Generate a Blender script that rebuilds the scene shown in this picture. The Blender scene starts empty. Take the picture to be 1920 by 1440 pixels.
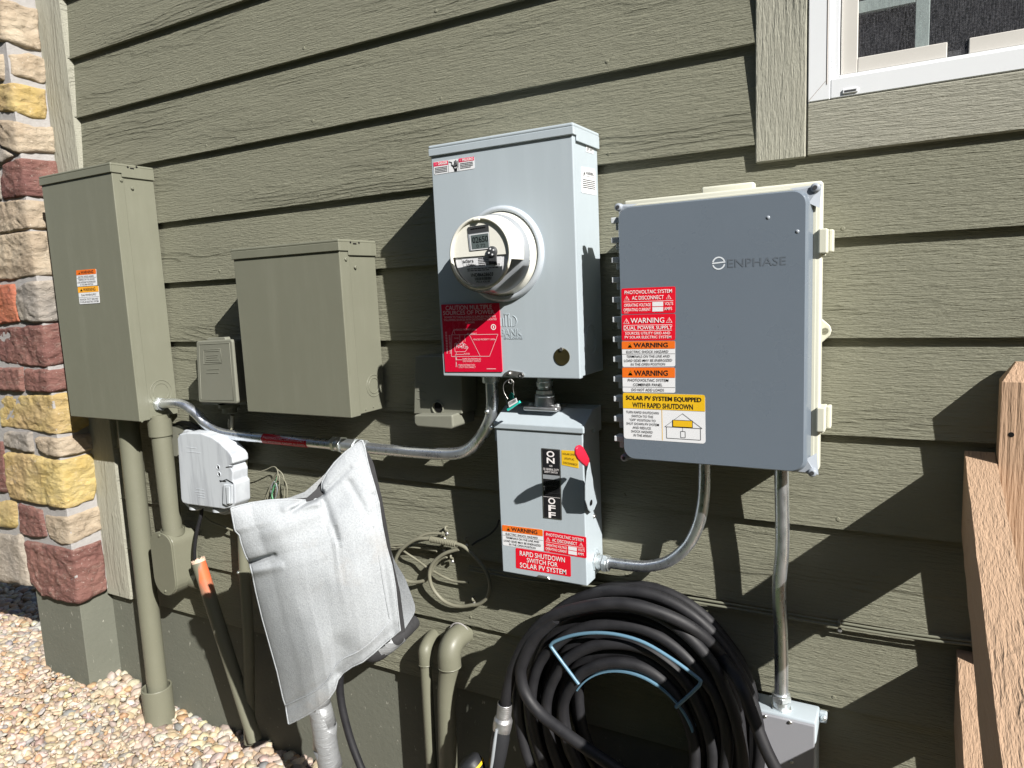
import bpy, bmesh, math, random
import numpy as np
from mathutils import Vector, Matrix, noise as mnoise

random.seed(7); rng = np.random.default_rng(11)
scene = bpy.context.scene
COL = scene.collection

# ------------------------------------------------------------------ camera
CAM_P = np.array([0.553724, -1.413505, -0.004196])
CAM_R = np.array([[0.8735534, -0.0253659, 0.4860668],
                  [0.4847147, 0.1360801, -0.8640219],
                  [-0.0442273, 0.9903731, 0.1311684]])      # columns: right, up, back
FPX = 1346.813
cd = bpy.data.cameras.new('camera'); cam = bpy.data.objects.new('camera', cd); COL.objects.link(cam)
M = Matrix.Identity(4)
for i in range(3):
    for j in range(3): M[i][j] = CAM_R[i][j]
    M[i][3] = CAM_P[i]
cam.matrix_world = M
cd.sensor_fit = 'HORIZONTAL'; cd.sensor_width = 36.0; cd.lens = 36.0 * FPX / 1920.0
cd.clip_start = 0.02; cd.clip_end = 400
scene.camera = cam

# ------------------------------------------------------------------ light
SUN_D = Vector((-1.92, 1.0, -1.48)).normalized()
EL = math.asin(-SUN_D.z); AZ = math.atan2(-SUN_D.x, -SUN_D.y)
w = bpy.data.worlds.new('World'); scene.world = w; w.use_nodes = True
nt = w.node_tree; nt.nodes.clear()
sky = nt.nodes.new('ShaderNodeTexSky'); sky.sky_type = 'NISHITA'; sky.sun_disc = False
sky.sun_elevation = EL; sky.sun_rotation = AZ
bg = nt.nodes.new('ShaderNodeBackground'); bg.inputs['Strength'].default_value = 0.05
wo = nt.nodes.new('ShaderNodeOutputWorld')
nt.links.new(sky.outputs[0], bg.inputs[0]); nt.links.new(bg.outputs[0], wo.inputs[0])
ld = bpy.data.lights.new('sun', 'SUN'); ld.energy = 5.0; ld.angle = math.radians(0.5); ld.color = (1.0, 0.965, 0.91)
sun = bpy.data.objects.new('sun', ld); COL.objects.link(sun)
sun.rotation_euler = SUN_D.to_track_quat('-Z', 'Y').to_euler(); sun.location = (3, -3, 4)
vs = scene.view_settings
vs.view_transform = 'Standard'; vs.look = 'None'; vs.gamma = 1.0; vs.use_curve_mapping = False
vs.exposure = 0.88
scene.cycles.max_bounces = 8; scene.cycles.transparent_max_bounces = 12

# ------------------------------------------------------------------ measuring helpers (photo survey point -> metres)
def ray(u, v):
    d = np.array([(u - 960) / FPX, -(v - 720) / FPX, -1.0]); return CAM_R @ d
def at(u, v, y=0.0):
    d = ray(u, v); return tuple(CAM_P + d * ((y - CAM_P[1]) / d[1]))
def atx(u, v, x):
    d = ray(u, v); return tuple(CAM_P + d * ((x - CAM_P[0]) / d[0]))
def atz(u, v, z):
    d = ray(u, v); return tuple(CAM_P + d * ((z - CAM_P[2]) / d[2]))

# ------------------------------------------------------------------ materials
class G:
    def __init__(s, name):
        s.m = bpy.data.materials.new(name); s.m.use_nodes = True
        s.t = s.m.node_tree; s.b = s.t.nodes['Principled BSDF']; s.out = s.t.nodes['Material Output']
    def n(s, typ, ins=None, **kw):
        x = s.t.nodes.new(typ)
        for k, v in kw.items(): setattr(x, k, v)
        for k, v in (ins or {}).items(): s.put(x.inputs[k], v)
        return x
    def put(s, sock, v):
        if isinstance(v, bpy.types.NodeSocket): s.t.links.new(v, sock)
        elif isinstance(v, bpy.types.Node): s.t.links.new(v.outputs[0], sock)
        else: sock.default_value = v
    def math(s, op, a, b=0.0, c=None):
        x = s.n('ShaderNodeMath', operation=op); s.put(x.inputs[0], a); s.put(x.inputs[1], b)
        if c is not None: s.put(x.inputs[2], c)
        return x.outputs[0]
    def mix(s, f, a, b):
        x = s.n('ShaderNodeMix', data_type='RGBA'); s.put(x.inputs[0], f); s.put(x.inputs[6], a); s.put(x.inputs[7], b)
        return x.outputs[2]
    def noise(s, vec, scale, detail=3, rough=.55, dist=0.0):
        x = s.n('ShaderNodeTexNoise', {'Scale': scale, 'Detail': detail, 'Roughness': rough, 'Distortion': dist})
        if vec is not None: s.put(x.inputs['Vector'], vec)
        return x.outputs[0]
    def mapv(s, vec, sc, loc=(0, 0, 0)):
        x = s.n('ShaderNodeMapping'); s.put(x.inputs[0], vec); x.inputs['Scale'].default_value = sc; x.inputs['Location'].default_value = loc
        return x.outputs[0]
    def rng(s, v, a, b, c, d):
        x = s.n('ShaderNodeMapRange'); s.put(x.inputs[0], v)
        for i, q in enumerate((a, b, c, d)): x.inputs[1 + i].default_value = q
        return x.outputs[0]
    def bump(s, h, strength, dist, prev=None):
        x = s.n('ShaderNodeBump', {'Strength': strength, 'Distance': dist}); s.put(x.inputs['Height'], h)
        if prev is not None: s.put(x.inputs['Normal'], prev)
        return x.outputs[0]
    def set(s, **kw):
        names = {'color': 'Base Color', 'rough': 'Roughness', 'metal': 'Metallic', 'normal': 'Normal', 'spec': 'Specular IOR Level',
                 'coat': 'Coat Weight', 'coatr': 'Coat Roughness', 'sheen': 'Sheen Weight', 'trans': 'Transmission Weight', 'ior': 'IOR', 'alpha': 'Alpha'}
        for k, v in kw.items(): s.put(s.b.inputs[names[k]], v)
        return s.m
    def obj(s):
        return s.n('ShaderNodeTexCoord').outputs['Object']

def C(r, g, b): return (r, g, b, 1.0)

def paint(name, col, rough=.5, var=.06, bump=.0, scale=18.0, spec=.4, dirt=0.0, smudge=0.0):
    g = G(name); o = g.obj()
    n = g.noise(o, scale, 4)
    lo = tuple(c * (1 - var) for c in col) + (1,); hi = tuple(min(1, c * (1 + var)) for c in col) + (1,)
    c = g.mix(n, lo, hi)
    if dirt:
        sp = g.noise(o, 260.0, 2); f = g.rng(sp, .66, .74, 0, dirt)
        c = g.mix(f, c, tuple(min(1, x * 1.7 + .05) for x in col) + (1,))
    if smudge:
        st = g.rng(g.noise(g.mapv(o, (26, 26, 3.5)), 1.0, 5, .65), .50, .72, 0, smudge); c = g.mix(st, c, tuple(min(1, x * 1.25 + .03) for x in col) + (1,))
        sp2 = g.rng(g.noise(o, 75.0, 4, .7), .66, .74, 0, smudge * 1.6); c = g.mix(sp2, c, tuple(x * .72 for x in col) + (1,))
    rn = g.rng(g.noise(o, 24.0, 5, .65), .3, .7, rough - .08, rough + .12)
    kw = dict(color=c, rough=rn, spec=spec)
    if bump:
        kw['normal'] = g.bump(g.noise(o, 420.0, 2), bump, .0006)
    return g.set(**kw)

def flat(name, col, rough=.45, spec=.4):
    return paint(name, col, rough, .03, 0, 30.0, spec)

def grainy(name, col, axis='x', E=None, z0=0.0, strength=.6, dist=.0014, rough=.62, var=.07, freq=1.0, dash=False):
    """embossed wood grain running along one axis; E: board pitch, each board with its own figure"""
    g = G(name); o = g.obj()
    sp = g.n('ShaderNodeSeparateXYZ', {0: o})
    X, Y, Z = sp.outputs
    if axis == 'x': a, b = X, Z
    elif axis == 'z': a, b = Z, X
    else: a, b = Y, X
    if E:
        bid = g.math('FLOOR', g.math('DIVIDE', g.math('SUBTRACT', z0, Z), E))
    else: bid = 0.0
    off = g.math('MULTIPLY', bid, 13.7) if E else 0.0
    third = g.math('MULTIPLY', Y, 1.0) if axis != 'y' else Z
    a2 = g.math('ADD', a, off)
    def vec(sa, sb):
        c = g.n('ShaderNodeCombineXYZ'); g.put(c.inputs[0], g.math('MULTIPLY', a2, sa)); g.put(c.inputs[1], g.math('MULTIPLY', b, sb)); g.put(c.inputs[2], g.math('MULTIPLY', third, sb * .7)); return c.outputs[0]
    big = g.noise(vec(.9 * freq, 6 * freq), 1.0, 2, .45)
    ph = g.math('ADD', g.math('MULTIPLY', b, 150 * freq), g.math('MULTIPLY', big, 46.0))
    ph = g.math('ADD', ph, g.math('MULTIPLY', g.noise(vec(9 * freq, 60 * freq), 1.0, 3), 5.0))
    saw = g.math('FRACT', g.math('MULTIPLY', ph, .32))
    ridge = g.math('POWER', saw, 5.0)
    mask = g.rng(g.noise(vec(1.6 * freq, 16 * freq), 1.0, 2), .46, .62, .0, 1.0)
    if dash: mask = g.rng(g.noise(vec(.8, 9), 1.0, 2), .50, .60, 0, 1)
    fine = g.noise(vec(60, 480), 1.0, 3, .65) if dash else g.noise(vec(34 * freq, 330 * freq), 1.0, 3, .6)
    mid = g.noise(vec(20, 230), 1.0, 4, .68, .1) if dash else g.noise(vec(9 * freq, 130 * freq), 1.0, 3, .6, .3)
    h = g.math('ADD', g.math('MULTIPLY', g.math('MULTIPLY', ridge, mask), .75 if dash else .6), g.math('MULTIPLY', mid, 1.0))
    h = g.math('ADD', h, g.math('MULTIPLY', fine, .6))
    blot = g.noise(vec(2.0, 5.0), 1.0, 4)
    c = g.mix(blot, tuple(x * (1 - var) for x in col) + (1,), tuple(x * (1 + var) for x in col) + (1,))
    c = g.mix(g.rng(g.noise(o, 300.0, 2), .70, .78, 0, .12), c, tuple(min(1, x * 1.8) for x in col) + (1,))
    nb = g.bump(h, strength, dist)
    return g.set(color=c, rough=g.rng(mid, .3, .7, rough - .05, rough + .1), spec=.3, normal=nb)

OLIVE = (.150, .145, .095)
SIDE_Z0, PITCH = 0.9501, 0.178
M_siding = grainy('siding_paint', (.200, .199, .147), 'x', PITCH, SIDE_Z0, 1.0, .0042, var=.10, dash=True)
M_trimv = grainy('trim_paint_upright', (.33, .325, .265), 'z', None, 0, 1.0, .0036, freq=.9, dash=True)
M_trimh = grainy('trim_paint_level', (.30, .295, .240), 'x', None, 0, 1.0, .0036, freq=.9, dash=True)
M_olive = paint('olive_enclosure_paint', (.158, .160, .121), .42, .03, .05, 6.0, smudge=.20)
M_knuckle = paint('pale_grey_hinge_plastic', (.55, .58, .60), .4, .04)
M_nid = paint('grey_green_plastic', (.178, .180, .145), .5, .05, .06, 9.0)
M_pvc = paint('olive_painted_pipe', (.150, .150, .110), .42, .05, .12, 14.0, dirt=.25)
M_found = paint('painted_concrete', (.105, .104, .078), .75, .14, .0, 7.0, .3)
def _found():
    g = G('painted_concrete_pitted'); o = g.obj()
    c = g.mix(g.noise(o, 5.0, 5), C(.105, .110, .088), C(.142, .146, .118))
    c = g.mix(g.rng(g.noise(g.mapv(o, (60, 60, 30)), 1.0, 3, .7), .655, .70, 0, .8), c, C(.38, .37, .32))
    pits = g.n('ShaderNodeTexVoronoi', {'Vector': o, 'Scale': 70.0}).outputs['Distance']
    pm = g.rng(pits, .0, .16, 0, 1); h = g.math('ADD', g.noise(o, 60.0, 5, .7), g.math('MULTIPLY', pm, .5))
    return g.set(color=c, rough=.78, spec=.3, normal=g.bump(h, .5, .003))
M_found = _found()
M_grey = paint('light_grey_powder_coat', (.365, .417, .452), .36, .02, .06, 5.0, smudge=.16)
M_greyd = paint('grey_lid', (.27, .275, .30), .45, .04, .0, 8.0)
M_door = None
def _door():
    g = G('slate_blue_door'); o = g.obj()
    c = g.mix(g.noise(o, 4.0, 4), C(.126, .153, .186), C(.140, .170, .206))
    c = g.mix(g.rng(g.noise(o, 900.0, 1), .60, .75, 0, .25), c, C(.2, .22, .26))
    r = g.rng(g.noise(o, 12.0, 4), .3, .7, .24, .36)
    return g.set(color=c, rough=r, spec=.6, coat=.35, coatr=.22, normal=g.bump(g.noise(o, 700.0, 2), .05, .0004))
M_door = _door()
M_cream = paint('ivory_plastic', (.56, .56, .47), .38, .03, 0, 9.0)
M_clip = paint('grey_plastic_clip', (.26, .28, .30), .4, .04)
def _white():
    g = G('dusty_white_plastic'); o = g.obj()
    st = g.noise(g.mapv(o, (45, 10, 5)), 1.0, 4, .6)
    c = g.mix(g.rng(st, .45, .72, 0, 1), C(.47, .50, .53), C(.33, .35, .38))
    return g.set(color=c, rough=.55, spec=.3)
M_whitebox = _white()
M_meterw = paint('meter_white_plastic', (.74, .73, .66), .3, .02)
M_metering = paint('meter_ring_paint', (.40, .44, .48), .3, .02)
M_vinyl = paint('white_vinyl', (.70, .72, .74), .38, .02)
M_white = flat('label_white', (.70, .71, .73)); M_red = flat('label_red', (.66, .006, .022), .4)
M_plac = flat('placard_red', (.58, .005, .032), .3)
M_orange = flat('label_orange', (.75, .15, .012)); M_yellow = flat('label_yellow', (.72, .44, .015)); M_amber = flat('label_amber', (.88, .40, .03))
M_black = flat('print_black', (.012, .012, .014), .45); M_wprint = flat('print_white', (.82, .78, .78)); M_pink = flat('print_pale_pink', (.80, .52, .55))
M_pinkred = flat('label_pink_red', (.75, .05, .12))
M_darkgrey = flat('dark_grey_plastic', (.045, .047, .05), .5)
M_gap = flat('dark_gap', (.008, .008, .008), .8, .1)
M_lcd = paint('lcd_grey', (.10, .125, .125), .22, .05)
M_redgrip = flat('red_vinyl_grip', (.62, .02, .05), .35)
M_brass = None
def metal(name, col, rough, bump=.0, sc=40.0, var=.1, streak=None):
    g = G(name); o = g.obj()
    n = g.noise(g.mapv(o, streak) if streak else o, sc if not streak else 1.0, 4)
    c = g.mix(n, tuple(x * (1 - var) for x in col) + (1,), tuple(min(1, x * (1 + var)) for x in col) + (1,))
    kw = dict(color=c, metal=.92, rough=g.rng(n, .3, .7, rough - .07, rough + .1))
    if bump: kw['normal'] = g.bump(g.noise(o, 160.0, 3), bump, .0008)
    return g.set(**kw)
M_emt = metal('galvanised_conduit', (.74, .77, .81), .29, .05, 60.0, .10, (90, 90, 30))
M_zinc = metal('zinc_fitting', (.76, .80, .81), .36, .08, 80.0, .12)
M_brass = metal('bronze_disc', (.16, .135, .06), .45, .05)
M_steel = metal('dull_steel', (.48, .47, .45), .35, .1)
M_darkmetal = metal('dark_bolt', (.12, .12, .12), .4)
M_alu = metal('cast_aluminium', (.55, .55, .56), .45, .15)
def _rubber():
    g = G('black_rubber'); o = g.obj()
    n = g.noise(o, 30.0, 5)
    c = g.mix(n, C(.008, .008, .0095), C(.019, .019, .022))
    c = g.mix(g.rng(g.noise(o, 220.0, 2), .70, .78, 0, .25), c, C(.16, .155, .15))
    return g.set(color=c, rough=g.rng(n, .3, .7, .50, .68), spec=.4, normal=g.bump(g.noise(o, 90.0, 3), .10, .001))
M_rubber = _rubber()
M_blue = paint('blue_enamel', (.11, .21, .29), .35, .06)
M_grip = paint('black_grip', (.02, .021, .024), .5, .1, .2)
M_tan = paint('tan_painted_cable', (.18, .175, .13), .5, .08)
M_green = flat('green_wire', (.10, .30, .16)); M_teal = flat('teal_plastic', (.03, .50, .42), .3)
M_orangep = None
def _orange():
    g = G('pipe_with_orange_spray'); o = g.obj()
    sp = g.n('ShaderNodeSeparateXYZ', {0: o})
    h = g.math('ADD', sp.outputs[2], g.math('MULTIPLY', g.noise(o, 28.0, 3), .10))
    side = g.math('ADD', g.math('MULTIPLY', sp.outputs[0], 6.0), h)
    f = g.rng(h, .47, .53, 0, 1)
    f2 = g.rng(g.math('ADD', g.math('MULTIPLY', g.math('ADD', sp.outputs[0], .149), 16.0), g.math('MULTIPLY', g.noise(g.mapv(o, (30, 30, 9)), 1.0, 3), .5)), .34, .46, 0, 1)
    c = g.mix(g.math('MULTIPLY', f, f2), C(.150, .150, .110), C(.62, .13, .05))
    return g.set(color=c, rough=.5, spec=.35)
M_orangep = _orange()
def _fabric():
    g = G('pale_grey_canvas'); o = g.obj()
    big = g.noise(o, 16.0, 5, .65); fine = g.noise(o, 300.0, 2)
    c = g.mix(big, C(.335, .358, .378), C(.395, .414, .43))
    c = g.mix(g.rng(fine, .42, .62, 0, .55), c, C(.27, .285, .305))
    c = g.mix(g.rng(g.noise(o, 6.5, 5, .6), .56, .74, 0, .42), c, C(.33, .29, .25))
    wv = g.math('MULTIPLY', g.noise(g.mapv(o, (900, 300, 200)), 1.0, 2), 1.0)
    nb = g.bump(g.math('ADD', wv, fine), .5, .0016)
    nb = g.bump(g.noise(g.mapv(o, (16, 12, 10)), 1.0, 4, .55, .6), .12, .008, nb)
    return g.set(color=c, rough=.95, spec=.05, normal=nb)
M_fabric = _fabric()
M_lining = paint('charcoal_lining', (.05, .05, .052), .9, .2, .3, 60.0, .1)
def _tape():
    g = G('silver_duct_tape'); o = g.obj()
    c = g.mix(g.noise(o, 25.0, 4), C(.24, .25, .26), C(.31, .32, .33))
    return g.set(color=c, rough=.42, metal=.35, normal=g.bump(g.noise(g.mapv(o, (30, 30, 95)), 1.0, 4, .6, .5), .65, .005))
M_tape = _tape()
M_foam = paint('black_foam', (.03, .03, .032), .8, .4, .6, 120.0)
M_cedar = grainy('cedar_wood', (.375, .250, .165), 'z', None, 0, 1.0, .0030, .75, .13, 1.0)
M_cedary = grainy('cedar_wood_rail', (.375, .255, .170), 'y', None, 0, 1.0, .0030, .75, .12, 1.5)
def _glass():
    g = G('dark_window_glass'); return g.set(color=C(.008, .009, .011), rough=.06, spec=.5)
M_glass = _glass()
def _screen():
    g = G('insect_screen'); o = g.obj()
    tr = g.n('ShaderNodeBsdfTransparent')
    df = g.n('ShaderNodeBsdfDiffuse', {'Color': C(.20, .20, .215)})
    l = g.noise(g.mapv(o, (620, 1, 40)), 1.0, 2, .7); l2 = g.noise(g.mapv(o, (260, 1, 320)), 1.0, 2)
    f = g.math('ADD', g.rng(l, .42, .70, .07, .30), g.rng(l2, .45, .72, 0, .20))
    mx = g.n('ShaderNodeMixShader'); g.put(mx.inputs[0], f); g.put(mx.inputs[1], tr); g.put(mx.inputs[2], df)
    g.t.links.new(mx.outputs[0], g.out.inputs[0]); return g.m
M_screen = _screen()
def _clear():
    g = G('clear_polycarbonate'); 
    tr = g.n('ShaderNodeBsdfTransparent', {'Color': C(.98, .98, .98)}); gl = g.n('ShaderNodeBsdfGlossy', {'Roughness': .06})
    fr = g.n('ShaderNodeFresnel', {'IOR': 1.25}); mx = g.n('ShaderNodeMixShader')
    g.put(mx.inputs[0], fr); g.put(mx.inputs[1], tr); g.put(mx.inputs[2], gl); g.t.links.new(mx.outputs[0], g.out.inputs[0]); return g.m
M_clear = _clear()
def stone(name, a, b, d):
    g = G(name); o = g.obj()
    n = g.noise(o, 9.0, 6, .65); n2 = g.noise(o, 3.5, 3)
    c = g.mix(g.rng(n, .35, .65, 0, 1), a, b); c = g.mix(g.rng(n2, .42, .62, 0, .85), c, d)
    c = g.mix(g.rng(g.noise(g.mapv(o, (1, 1, 2.2)), 22.0, 6, .7, 1.2), .55, .70, 0, .45), c, C(.36, .30, .25))
    c = g.mix(g.rng(g.noise(o, 130.0, 3), .64, .74, 0, .35), c, C(.75, .70, .62))
    nb = g.bump(g.noise(g.mapv(o, (1, 1, 1.5)), 48.0, 8, .72, .4), .85, .011)
    nb = g.bump(g.n('ShaderNodeTexVoronoi', {'Vector': g.mapv(o, (1, 1, 1.8)), 'Scale': 34.0}).outputs['Distance'], .35, .008, nb)
    return g.set(color=c, rough=.85, spec=.2, normal=nb)
M_st = {'tan': stone('tan_stone', C(0.361, 0.287, 0.205), C(0.443, 0.377, 0.287), C(0.271, 0.213, 0.156)),
        'yel': stone('yellow_stone', C(0.410, 0.295, 0.098), C(0.476, 0.385, 0.180), C(0.344, 0.246, 0.131)),
        'bur': stone('burgundy_stone', C(0.164, 0.078, 0.066), C(0.221, 0.115, 0.094), C(0.131, 0.061, 0.056)),
        'gry': stone('grey_stone', C(0.279, 0.246, 0.205), C(0.377, 0.328, 0.271), C(0.213, 0.197, 0.180)),
        'ora': stone('rust_stone', C(0.394, 0.123, 0.066), C(0.443, 0.180, 0.098), C(0.295, 0.098, 0.066))}
def _mortar():
    g = G('grey_mortar'); o = g.obj()
    c = g.mix(g.noise(o, 40.0, 5), C(.27, .26, .255), C(.37, .355, .345))
    return g.set(color=c, rough=.9, spec=.15, normal=g.bump(g.noise(o, 130.0, 5, .7), .6, .005))
M_mortar = _mortar()
def _pebble():
    g = G('river_pebbles'); a = g.n('ShaderNodeAttribute', attribute_name='tint'); o = g.obj()
    v = g.rng(g.noise(o, 70.0, 4), .3, .7, .50, .78)
    mul = g.n('ShaderNodeVectorMath', operation='MULTIPLY'); g.put(mul.inputs[0], a.outputs['Color'])
    cmb = g.n('ShaderNodeCombineXYZ'); [g.put(cmb.inputs[i], v) for i in range(3)]; g.put(mul.inputs[1], cmb.outputs[0])
    return g.set(color=mul.outputs[0], rough=.6, spec=.35, normal=g.bump(g.noise(o, 140.0, 3), .2, .002))
M_pebble = _pebble()
def _soil():
    g = G('gravelly_ground'); o = g.obj()
    vo = g.n('ShaderNodeTexVoronoi', {'Vector': o, 'Scale': 42.0})
    c = g.mix(vo.outputs['Color'], C(.20, .15, .10), C(.46, .37, .28))
    sp = g.n('ShaderNodeSeparateXYZ', {0: o})
    added_lawn = g.mix(g.noise(o, 30.0, 5), C(.030, .045, .016), C(.060, .075, .030))  # dark lawn out of view, added to cut sunlight bounced onto the wall
    c = g.mix(g.rng(g.math('ADD', sp.outputs[1], g.math('MULTIPLY', g.noise(o, 3.0, 3), .15)), -.66, -.58, 1, 0), c, added_lawn)
    return g.set(color=c, rough=.9, spec=.2, normal=g.bump(vo.outputs['Distance'], .8, .01))
M_soil = _soil()

# ------------------------------------------------------------------ mesh building
class MB:
    def __init__(s): s.v = []; s.f = []; s.mi = []; s.sm = []; s.mats = []
    def m(s, mat):
        if mat not in s.mats: s.mats.append(mat)
        return s.mats.index(mat)
    def add(s, vs, fs, mat, smooth=False):
        o = len(s.v); k = s.m(mat)
        s.v += [tuple(q) for q in vs]
        for f in fs: s.f.append(tuple(i + o for i in f)); s.mi.append(k); s.sm.append(smooth)
        return s
    def box(s, x0, x1, y0, y1, z0, z1, mat, bev=0.0, seg=2):
        bm = bmesh.new(); bmesh.ops.create_cube(bm, size=1)
        for v in bm.verts:
            v.co = Vector(((x0 + x1) / 2 + v.co.x * (x1 - x0), (y0 + y1) / 2 + v.co.y * (y1 - y0), (z0 + z1) / 2 + v.co.z * (z1 - z0)))
        if bev: bmesh.ops.bevel(bm, geom=bm.edges[:], offset=bev, segments=seg, affect='EDGES', profile=.5)
        return s.bm(bm, mat, bool(bev) and seg > 2)
    def bm(s, bm, mat, smooth=False):
        bm.verts.index_update()
        s.add([v.co[:] for v in bm.verts], [[v.index for v in f.verts] for f in bm.faces], mat, smooth); bm.free(); return s
    def prism(s, pts, off, mat, bev=0.0, seg=2, smooth=False):
        """pts: planar 3D polygon, off: extrusion vector"""
        bm = bmesh.new(); a = [bm.verts.new(p) for p in pts]; b = [bm.verts.new(tuple(p[i] + off[i] for i in range(3))) for p in pts]
        n = len(a); bm.faces.new(a); bm.faces.new(b[::-1])
        for i in range(n): bm.faces.new((a[i], b[i], b[(i + 1) % n], a[(i + 1) % n]))
        bmesh.ops.recalc_face_normals(bm, faces=bm.faces[:])
        if bev: bmesh.ops.bevel(bm, geom=bm.edges[:], offset=bev, segments=seg, affect='EDGES', profile=.5)
        return s.bm(bm, mat, smooth)
    def tube(s, pts, r, mat, seg=14, sub=6, cap=True, spline=True):
        P = [Vector(p) for p in pts]; n = len(P)
        R = list(r) if hasattr(r, '__len__') else [r] * n
        Q = []; RR = []
        if spline and n > 2:
            for i in range(n - 1):
                p0, p1, p2, p3 = P[max(i - 1, 0)], P[i], P[i + 1], P[min(i + 2, n - 1)]
                for k in range(sub):
                    t = k / sub
                    Q.append(.5 * ((2 * p1) + (p2 - p0) * t + (2 * p0 - 5 * p1 + 4 * p2 - p3) * t * t + (3 * p1 - p0 - 3 * p2 + p3) * t ** 3))
                    RR.append(R[i] + (R[i + 1] - R[i]) * t)
            Q.append(P[-1]); RR.append(R[-1])
        else: Q, RR = P, R
        n = len(Q); vs = []; fs = []
        T = [(Q[min(i + 1, n - 1)] - Q[max(i - 1, 0)]).normalized() for i in range(n)]
        u = T[0].orthogonal().normalized()
        for i in range(n):
            u = (u - T[i] * u.dot(T[i])).normalized(); wv = T[i].cross(u)
            for k in range(seg):
                a = 2 * math.pi * k / seg; vs.append(Q[i] + (u * math.cos(a) + wv * math.sin(a)) * RR[i])
        for i in range(n - 1):
            for k in range(seg):
                fs.append((i * seg + k, i * seg + (k + 1) % seg, (i + 1) * seg + (k + 1) % seg, (i + 1) * seg + k))
        s.add(vs, fs, mat, True)
        if cap:
            s.add(vs[:seg], [tuple(range(seg - 1, -1, -1))], mat); s.add(vs[-seg:], [tuple(range(seg))], mat)
        return s
    def lathe(s, c, axis, prof, mat, seg=48, smooth=True, sharp=False):
        """prof: list of (radius, distance along axis); axis unit vector"""
        A = Vector(axis).normalized(); u = A.orthogonal().normalized(); wv = A.cross(u); c = Vector(c)
        vs = []; fs = []
        for (r, h) in prof:
            for k in range(seg):
                a = 2 * math.pi * k / seg; vs.append(c + A * h + (u * math.cos(a) + wv * math.sin(a)) * r)
        for i in range(len(prof) - 1):
            if sharp:
                q = []
            for k in range(seg):
                fs.append((i * seg + k, i * seg + (k + 1) % seg, (i + 1) * seg + (k + 1) % seg, (i + 1) * seg + k))
        if sharp:
            for i in range(len(prof) - 1):
                s.add(vs[i * seg:(i + 2) * seg], [(k, (k + 1) % seg, seg + (k + 1) % seg, seg + k) for k in range(seg)], mat, smooth)
            return s
        return s.add(vs, fs, mat, smooth)
    def disc(s, c, axis, r, mat, h=0.001, seg=32):
        return s.lathe(c, axis, [(r, 0), (r, h), (r * .94, h * 1.25), (0.00001, h * 1.25)], mat, seg, True, True)
    def ring(s, c, axis, R, r, mat, seg=48):
        return s.lathe(c, axis, [(R + r * math.cos(a), r * math.sin(a)) for a in [2 * math.pi * k / 8 for k in range(9)]], mat, seg)
    def screw(s, c, axis, r, mat):
        s.lathe(c, axis, [(r, 0), (r, r * .5), (r * .75, r * .8), (r * .3, r * .85), (r * .28, r * .5), (.00001, r * .5)], mat, 12, True, True); return s
    def hexnut(s, c, axis, r, h, mat):
        return s.lathe(c, axis, [(r * .8, 0), (r, h * .12), (r, h * .88), (r * .8, h), (.00001, h)], mat, 6, False, True)
    def build(s, name, parent=None, origin=None):
        me = bpy.data.meshes.new(name)
        if parent is not None: org = Vector(BASE[parent.name])
        elif origin is not None: org = Vector(origin)
        else:
            a = np.array(s.v); org = Vector((float(a[:, 0].mean()), float(a[:, 1].mean()), float(a[:, 2].min())))
        me.from_pydata([(Vector(q) - org)[:] for q in s.v], [], s.f)
        for mt in s.mats: me.materials.append(mt)
        me.polygons.foreach_set('material_index', s.mi); me.polygons.foreach_set('use_smooth', s.sm); me.update()
        o = bpy.data.objects.new(name, me); COL.objects.link(o)
        if parent is not None: o.parent = parent
        else: o.location = org
        BASE[o.name] = tuple(org); return o
BASE = {}
def tag(o, label=None, cat=None, group=None, kind=None):
    if label: o['label'] = label
    if cat: o['category'] = cat
    if group: o['group'] = group
    if kind: o['kind'] = kind
    return o
def thing(name, label, cat, loc, group=None):
    o = bpy.data.objects.new(name, None); COL.objects.link(o); o.location = loc; o.empty_display_size = .05
    BASE[o.name] = tuple(loc); return tag(o, label, cat, group)
def box(name, parent, x0, x1, y0, y1, z0, z1, mat, bev=0.0, seg=2):
    return MB().box(x0, x1, y0, y1, z0, z1, mat, bev, seg).build(name, parent)

# ------------------------------------------------------------------ flat printed labels
_tc = {}
def text_geo(s, bold):
    k = (s, bold)
    if k not in _tc:
        cu = bpy.data.curves.new('t', 'FONT'); cu.body = s; cu.resolution_u = 3; cu.offset = .022 if bold else .004
        ob = bpy.data.objects.new('t', cu); COL.objects.link(ob)
        dg = bpy.context.evaluated_depsgraph_get(); dg.update(); me = bpy.data.meshes.new_from_object(ob.evaluated_get(dg))
        v = np.array([q.co[:2] for q in me.vertices]); f = [tuple(p.vertices) for p in me.polygons]
        mn = v.min(0); mx = v.max(0); _tc[k] = ((v - mn) / (mx - mn), f)
        bpy.data.objects.remove(ob); bpy.data.curves.remove(cu); bpy.data.meshes.remove(me)
    return _tc[k]

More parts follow.
